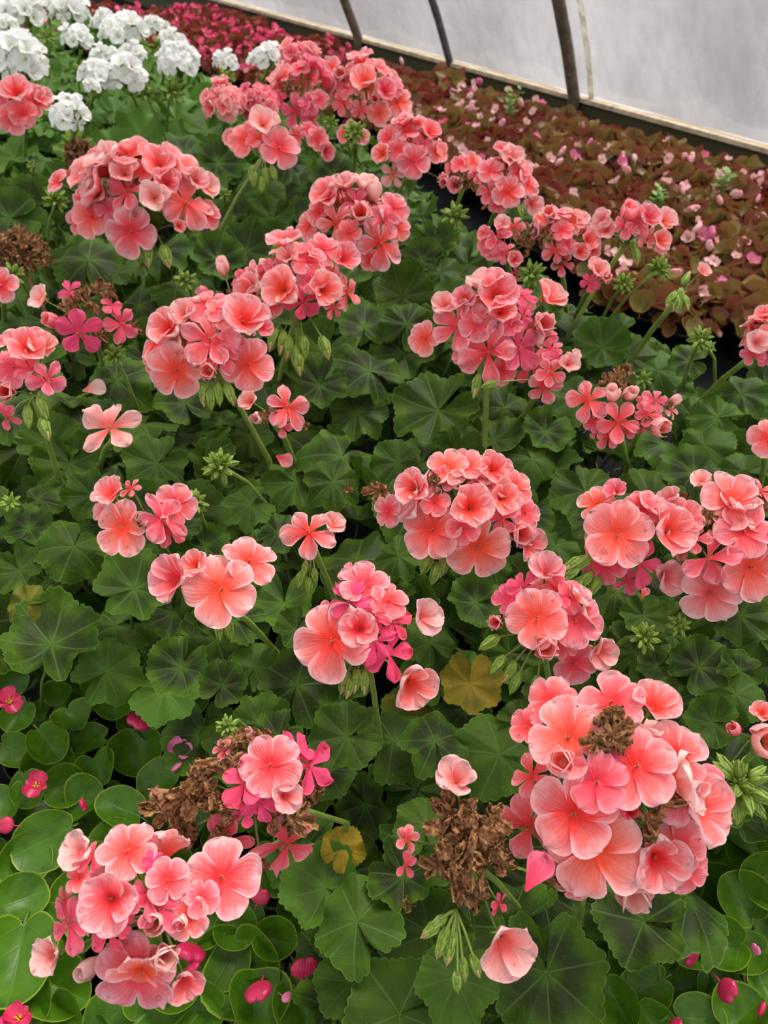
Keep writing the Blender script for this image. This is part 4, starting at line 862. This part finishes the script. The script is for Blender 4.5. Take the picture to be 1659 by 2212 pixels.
# baseboard
m, nt = new_mat('weathered_board'); g = G(nt); tc = g.n('ShaderNodeTexCoord'); mp = g.n('ShaderNodeMapping'); mp.inputs['Scale'].default_value = (2, 60, 60); g.l(tc.outputs['Object'], mp.inputs[0])
nz = g.noise(3, 5, .6, mp.outputs[0]); n2 = g.noise(4, 4, .6, tc.outputs['Object'])
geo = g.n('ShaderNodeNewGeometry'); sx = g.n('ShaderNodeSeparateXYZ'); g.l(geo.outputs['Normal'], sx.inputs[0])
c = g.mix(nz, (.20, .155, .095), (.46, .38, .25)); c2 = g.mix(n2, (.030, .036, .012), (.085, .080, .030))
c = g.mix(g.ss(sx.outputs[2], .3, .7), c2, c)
finish(g, c, .8, bump=nz, bstr=.5, bdist=.002); M['board'] = m
mb = MB(); mb.box((0, 0, 0), (Vector((1, 0, 0)), Vector((0, 1, 0)), Vector((0, 0, 1))), (LW*.5+1.8, .021, .075)); me = mb.mesh('baseboard', [M['board']], False)
bo = link('baseboard_side', me); ang = math.atan2(WD.y, WD.x); bo.rotation_euler = (0, 0, ang); c0 = wallp(LW/2, -.021, .075); bo.location = c0; struct(bo)
bm_ = bo.modifiers.new('b', 'BEVEL'); bm_.width = .003; bm_.segments = 2
# batten that clamps the film on the board
mb = MB(); mb.box((0, 0, 0), (Vector((1, 0, 0)), Vector((0, 1, 0)), Vector((0, 0, 1))), (LW*.5+1.8, .010, .007))
M['batten'] = simple('pale_batten', (.62, .52, .36), .8, scale=30, dark=(.36, .29, .19)); b2 = link('trim_1', mb.mesh('batten', [M['batten']], False)); b2.rotation_euler = (0, 0, ang); b2.location = wallp(LW/2, .008, .146); struct(b2)
# arch of the tunnel: inward lean
ARC = []
for k in range(15):
    t = k/14*1.25; ARC.append((2.3*(1-math.cos(t))*.62+.80*math.sin(t)*1.0, 1.95*math.sin(t)/math.sin(1.5)*.92))     # (inward, up)
def arc(s, k, out=0.0): return wallp(s, ARC[k][0]-out, .15+ARC[k][1]) if k else wallp(s, -out, .15)
# film with ripples
m, nt = new_mat('plastic_film'); g = G(nt); tc = g.n('ShaderNodeTexCoord'); 
mp = g.n('ShaderNodeMapping'); mp.inputs['Scale'].default_value = (1, 1, .35); g.l(tc.outputs['Object'], mp.inputs[0])
big = g.noise(1.6, 3, .55, mp.outputs[0]); mp2 = g.n('ShaderNodeMapping'); mp2.inputs['Scale'].default_value = (9, 9, 1.2); g.l(tc.outputs['Object'], mp2.inputs[0]); streak = g.noise(3, 4, .6, mp2.outputs[0])
tl = g.n('ShaderNodeBsdfTranslucent'); g.set(tl, 'Color', g.mix(g.ss(streak, .35, .75), (.80, .79, .85), (.68, .67, .72)))
df = g.n('ShaderNodeBsdfDiffuse'); df.inputs[0].default_value = (.50, .50, .54, 1)
tr = g.n('ShaderNodeBsdfTransparent'); tr.inputs[0].default_value = (.93, .93, .95, 1)
gs = g.n('ShaderNodeBsdfGlossy'); gs.inputs['Roughness'].default_value = .22
bu = g.n('ShaderNodeBump'); bu.inputs['Strength'].default_value = .6; bu.inputs['Distance'].default_value = .02; g.l(g.m('ADD', big, g.m('MULTIPLY', streak, .3)), bu.inputs['Height'])
for q in (tl, df, gs): g.l(bu.outputs[0], q.inputs['Normal'])
a1 = g.n('ShaderNodeMixShader'); a1.inputs[0].default_value = .30; g.l(tl.outputs[0], a1.inputs[1]); g.l(df.outputs[0], a1.inputs[2])
a2 = g.n('ShaderNodeMixShader'); g.set(a2, 0, g.ss(big, .3, .7, .48, .70)); g.l(a1.outputs[0], a2.inputs[1]); g.l(tr.outputs[0], a2.inputs[2])
a3 = g.n('ShaderNodeMixShader'); a3.inputs[0].default_value = .10; g.l(a2.outputs[0], a3.inputs[1]); g.l(gs.outputs[0], a3.inputs[2])
oo = g.n('ShaderNodeOutputMaterial'); g.l(a3.outputs[0], oo.inputs[0]); M['film'] = m
mb = MB(); ns, nk = 160, 57; V = []
for i in range(ns+1):
    s = -1.8+(LW+3.4)*i/ns
    for k in range(nk):
        kk = k/(nk-1)*14; k0 = min(13, int(kk)); f = kk-k0; p = arc(s, k0, .03).lerp(arc(s, k0+1, .03), f)
        if k0 == 0: p = wallp(s, -.03+ARC[1][0]*f, .15+ARC[1][1]*f)
        w = .010*math.sin(s*7+kk*.7)*math.sin(kk*1.1+s*2)+.005*math.sin(s*19+kk*2.3+math.sin(s*3)*2)+.016*math.exp(-kk*1.4)*kk**.3*math.sin(s*9+math.sin(s*4)*2)+.006*math.exp(-((kk-1.6-.6*math.sin(s*2.3))/.12)**2)
        V.append(p+WN*w)
mb.add(V, [(i*nk+k, i*nk+k+1, (i+1)*nk+k+1, (i+1)*nk+k) for i in range(ns) for k in range(nk-1)])
struct(link('wall_plastic', mb.mesh('wall_plastic', [M['film']])))
# hoops
M['hoop'] = simple('galvanised_pipe', (.16, .125, .085), .5, scale=30, dark=(.07, .055, .04))
M['hoopg'] = simple('grey_pipe', (.10, .10, .10), .5, scale=30, dark=(.05, .05, .05))
def sfor(px, off):
    best = min((abs(proj(wallp(i*.01-1, off, .15))[0]-px), i) for i in range(500)); return best[1]*.01-1
for px, off, rad, lab, mt in ((774, .022, .020, 'brown steel hoop pipe rising from the baseboard, furthest along the plastic wall', 'hoop'), (972, .010, .015, 'thin dark grey pipe against the plastic between the two brown hoops', 'hoopg'), (1240, .026, .0215, 'thick brown steel hoop pipe standing in front of the plastic, nearest of the hoops', 'hoop')):
    s = sfor(px, off); mb = MB(); mb.tube([wallp(s, off, .0), wallp(s, off, .08)]+[wallp(s, off+ARC[k][0], .15+ARC[k][1]) for k in range(15)], rad, 16)
    tag(link('hoop_pipe', mb.mesh('hoop_pipe', [M[mt]])), lab, 'hoop pipe', 'tunnel hoops')
# yellowish taped seam of the film by the near hoop
M['tape'] = simple('repair_tape', (.95, .92, .82), .5, .6, scale=40)
s0 = sfor(1275, 0); mb = MB(); V = []
for k in range(0, 9):
    for d in (-.012, .012): V.append(arc(s0+d+.01*math.sin(k), k, .012)+WN*.004)
mb.add(V, [(2*i, 2*i+1, 2*i+3, 2*i+2) for i in range(8)]); t_ = link('film_tape', mb.mesh('film_tape', [M['tape']])); t_.modifiers.new('s', 'SOLIDIFY').thickness = .001
tag(t_, 'pale yellowish repair tape strip on the plastic right of the thick hoop', 'tape')
# outside: ground and shrubs
m, nt = new_mat('outside_ground'); g = G(nt); tc = g.n('ShaderNodeTexCoord'); nz = g.noise(.9, 4, .55, tc.outputs['Object'])
c = g.mix(g.ss(nz, .38, .56), (.14, .22, .10), (.52, .44, .38)); finish(g, c, .9); M['outside'] = m
mb = MB(); a, b = wallp(-14, -.05, -.02), wallp(16, -.05, -.02); mb.add([a, b, b-WN*30, a-WN*30], [(0, 1, 2, 3)]); struct(link('ground_outside', mb.mesh('ground_outside', [M['outside']])))
rs = random.Random(5)

# ------------------------------------------------------------------ light: overcast sky and a soft high sun through the roof film
w = bpy.data.worlds.new('world'); SC.world = w; w.use_nodes = True; nt = w.node_tree; nt.nodes.clear(); g = G(nt)
tc = g.n('ShaderNodeTexCoord'); sx = g.n('ShaderNodeSeparateXYZ'); g.l(tc.outputs['Generated'], sx.inputs[0])
c = g.mix(g.ss(sx.outputs[2], -.05, .9), (.62, .65, .72), (1.0, .985, .955))
bg = g.n('ShaderNodeBackground'); g.l(c, bg.inputs[0]); bg.inputs[1].default_value = .76
oo = g.n('ShaderNodeOutputWorld'); g.l(bg.outputs[0], oo.inputs[0])
sl = bpy.data.lights.new('sun', 'SUN'); sl.energy = 3.9; sl.angle = math.radians(32); sl.color = (1, .95, .87); so = bpy.data.objects.new('sun', sl); C.objects.link(so)
so.rotation_euler = Vector((-.45, -.55, -1)).to_track_quat('-Z', 'Y').to_euler()
SC.view_settings.view_transform = 'Standard'; SC.view_settings.look = 'None'; SC.view_settings.gamma = 1; SC.view_settings.use_curve_mapping = False
SC.view_settings.exposure = 0.68
SC.cycles.max_bounces = 4; SC.cycles.transparent_max_bounces = 4; SC.cycles.diffuse_bounces = 3; SC.cycles.glossy_bounces = 1; SC.cycles.transmission_bounces = 3
SC.cycles.use_adaptive_sampling = True; SC.cycles.adaptive_threshold = .04; SC.cycles.adaptive_min_samples = 12; SC.cycles.use_light_tree = False; SC.cycles.use_denoising = True
